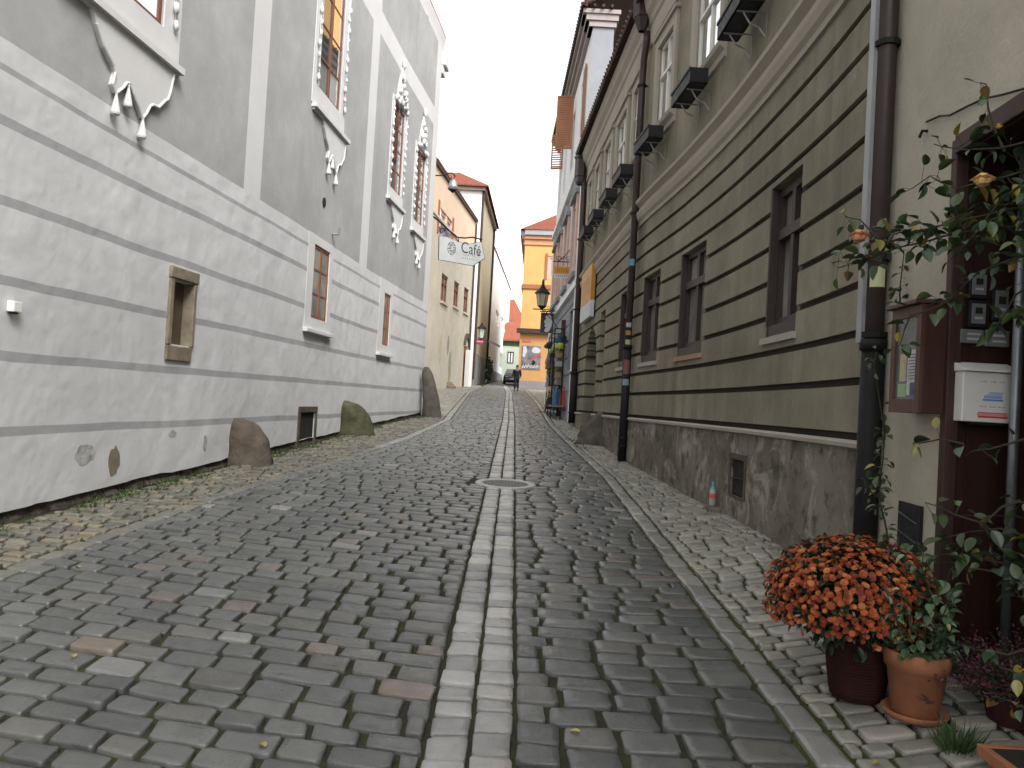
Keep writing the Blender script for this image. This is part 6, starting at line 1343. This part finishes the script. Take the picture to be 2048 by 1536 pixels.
def corner_lamp():
    Y = 23.6; p = at(906, 372, Y); k = Y/1550; rt = thing('corner_lamp', 'grey bell shaped street lamp on a curved arm at the corner of the white house', 'street lamp', p)
    b = MB(); b.lathe((p[0], Y, p[2]-8*k), [(10*k, 0), (9.5*k, 8*k), (6*k, 18*k), (2*k, 22*k)], 18); b.build('shade', M['zinc'], rt, smooth=True); b = MB(); b.lathe((p[0], Y, p[2]-14*k), [(.5*k, 0), (5*k, 3*k), (8*k, 6*k)], 14); b.build('bulb_housing', M['iron'], rt, smooth=True)
    a = MB(); a.tube([(p[0], Y, p[2]+14*k), (p[0]+.05, Y, p[2]+20*k), (p[0]-.02, Y, p[2]+26*k), (p[0]-.14, Y, p[2]+26*k), (p[0]-.3, Y, p[2]+20*k), (p[0]-.75, Y-.25, p[2]+14*k)], .022, 7); a.build('arm', M['iron'], rt)
corner_lamp()
def skin_body(name, verts, edges, radii, mat, parent, root_i=0, lv=1):
    me = bpy.data.meshes.new(name); o0 = parent.location; me.from_pydata([tuple(Vector(v)-o0) for v in verts], edges, []); me.materials.append(mat)
    o = bpy.data.objects.new(name, me); COL.objects.link(o); s = o.modifiers.new('skin', 'SKIN'); s.use_smooth_shade = True
    sv = me.skin_vertices[0].data if me.skin_vertices else None
    if sv is None:
        import bmesh
        bm = bmesh.new(); bm.from_mesh(me); bm.verts.layers.skin.verify(); bm.to_mesh(me); bm.free(); sv = me.skin_vertices[0].data
    for i, r in enumerate(radii): sv[i].radius = r if hasattr(r, '__len__') else (r, r)
    for i in range(len(verts)): sv[i].use_root = (i == root_i)
    m = o.modifiers.new('sub', 'SUBSURF'); m.levels = lv; m.render_levels = lv+1; o.parent = parent
    dg = bpy.context.evaluated_depsgraph_get(); ev = bpy.data.meshes.new_from_object(o.evaluated_get(dg)); o.modifiers.clear(); o.data = ev; ev.name = name
    for p in ev.polygons: p.use_smooth = True
    if not ev.materials: ev.materials.append(mat)
    return o
def person():
    g = ground_pt(1032, 783); x, y, z = g; rt = thing('person', 'person in a dark coat and dark trousers walking down the middle of the street', 'person', g); s = 1.70
    def P(a, b, c): return (x+a, y+b, z+c)
    skin = simple('skin', (.33, .2, .15), .6, .1); dark = simple('dark_coat', (.018, .019, .024), .85, .2, 12); tr = simple('dark_trousers', (.018, .020, .030), .85, .2, 12)
    V = [P(0, 0, .93), P(0, 0, 1.18), P(0, -.01, 1.40), P(0, -.02, 1.50), P(0, -.03, 1.60), P(0, -.03, 1.70),
         P(-.19, 0, 1.40), P(-.25, .05, 1.14), P(-.23, -.06, .92), P(-.22, -.10, .83), P(.19, 0, 1.40), P(.25, -.02, 1.14), P(.24, -.12, .94), P(.23, -.17, .86),
         P(-.10, 0, .88), P(-.10, -.16, .50), P(-.10, -.06, .10), P(-.10, -.20, .045), P(.10, 0, .88), P(.10, .10, .50), P(.10, .28, .13), P(.10, .20, .045)]
    E = [(0, 1), (1, 2), (2, 3), (3, 4), (4, 5), (2, 6), (6, 7), (7, 8), (8, 9), (2, 10), (10, 11), (11, 12), (12, 13), (0, 14), (14, 15), (15, 16), (16, 17), (0, 18), (18, 19), (19, 20), (20, 21)]
    R = [(.15, .11), (.14, .10), (.14, .09), .055, (.082, .095), (.07, .08), .06, .048, .038, .035, .06, .048, .038, .035, .085, .06, .045, .04, .085, .06, .045, .04]
    skin_body('body', V, E, R, skin, rt)
    c = [P(0, 0, .62), P(0, 0, .93), P(0, 0, 1.2), P(0, -.01, 1.43), P(-.2, 0, 1.42), P(-.26, .05, 1.14), P(-.235, -.05, .95), P(.2, 0, 1.42), P(.26, -.02, 1.14), P(.245, -.10, .97)]
    skin_body('coat', c, [(0, 1), (1, 2), (2, 3), (3, 4), (4, 5), (5, 6), (3, 7), (7, 8), (8, 9)], [(.23, .19), (.20, .155), (.19, .14), (.16, .11), .08, .068, .058, .08, .068, .058], dark, rt, 1)
    t = [P(0, 0, .90), P(-.10, 0, .86), P(-.10, -.16, .50), P(-.10, -.06, .11), P(.10, 0, .86), P(.10, .10, .50), P(.10, .27, .15)]
    skin_body('trousers', t, [(0, 1), (1, 2), (2, 3), (0, 4), (4, 5), (5, 6)], [(.16, .12), .098, .075, .062, .098, .075, .062], tr, rt)
    h = MB(); h.blob((x, y+.005, z+1.68), (.095, .105, .105), 2, nu=14, nv=10, wob=.08); h.blob((x, y+.05, z+1.60), (.088, .07, .11), 4, nu=12, nv=8, wob=.08); h.build('hair', simple('dark_hair', (.02, .014, .01), .6), rt, smooth=True)
    for sx, (a, b) in ((-.10, (-.20, -.06)), (.10, (.20, .28))):
        q = MB(); q.blob((x+sx, y+(a+b)/2-.02, z+(.05 if a < 0 else .09)), (.055, .14, .055), 3, nu=10, nv=7, wob=.1); q.build('shoe', M['black'], rt, smooth=True)
person()
def car():
    c = ground_pt(1026, 770); y = 72.; x = at(1026, 750, y)[0]; z = gz(x, y); rt = thing('parked_car', 'dark car parked in front of the pale green house behind the walker', 'car', (x, y, z)); body = simple('black_car_paint', (.016, .017, .019), .25, .1, spec=.6)
    def loft(secs, name, mat):
        m = MB(); n = len(secs[0]); V = [p for s_ in secs for p in s_]; m.add(V, [(i*n+k, i*n+(k+1) % n, (i+1)*n+(k+1) % n, (i+1)*n+k) for i in range(len(secs)-1) for k in range(n)]+[tuple(range(n))[::-1], tuple((len(secs)-1)*n+k for k in range(n))]); return m.build(name, mat, rt, bevel=.04)
    sec = lambda yy, w, z0, z1: [(x-w, y+yy, z+z0), (x+w, y+yy, z+z0), (x+w*1.03, y+yy, z+(z0+z1)/2), (x+w*.92, y+yy, z+z1), (x-w*.92, y+yy, z+z1), (x-w*1.03, y+yy, z+(z0+z1)/2)]
    loft([sec(-2.0, .72, .3, .68), sec(-1.85, .80, .22, .82), sec(-.9, .85, .2, .95), sec(.9, .85, .2, 1.0), sec(1.9, .8, .22, .98), sec(2.1, .74, .35, .9)], 'body', body)
    loft([sec(-.85, .76, .93, .96), sec(-.15, .66, .93, 1.42), sec(1.2, .66, .95, 1.45), sec(1.95, .72, .95, 1.0)], 'cabin', body)
    w = MB(); w.quad((x-.66, y-.86, z+.985), (x+.66, y-.86, z+.985), (x+.56, y-.2, z+1.40), (x-.56, y-.2, z+1.40)); w.build('windscreen', simple('car_glass', (.30, .32, .33), .08, .2, 2, spec=1.), rt)
    for s in (-1, 1):
        h = MB(); h.blob((x+s*.58, y-1.93, z+.66), (.14, .08, .08), 1, nu=10, nv=6, wob=0); h.build('headlight', simple('headlight_glass', (.55, .56, .58), .1), rt, smooth=True)
        for yy in (-1.25, 1.3):
            t = MB(); t.tube([(x+s*.66, y+yy, z+.31), (x+s*.87, y+yy, z+.31)], .31, 18); to = t.build('wheel', M['black'], rt); t = MB(); t.tube([(x+s*.865, y+yy, z+.31), (x+s*.885, y+yy, z+.31)], .19, 14); t.build('rim', M['zinc'], to)
    n = MB(); n.box(x-.27, x+.27, y-2.05, y-2.02, z+.42, z+.53); n.build('number_plate', M['white'], rt)
car()
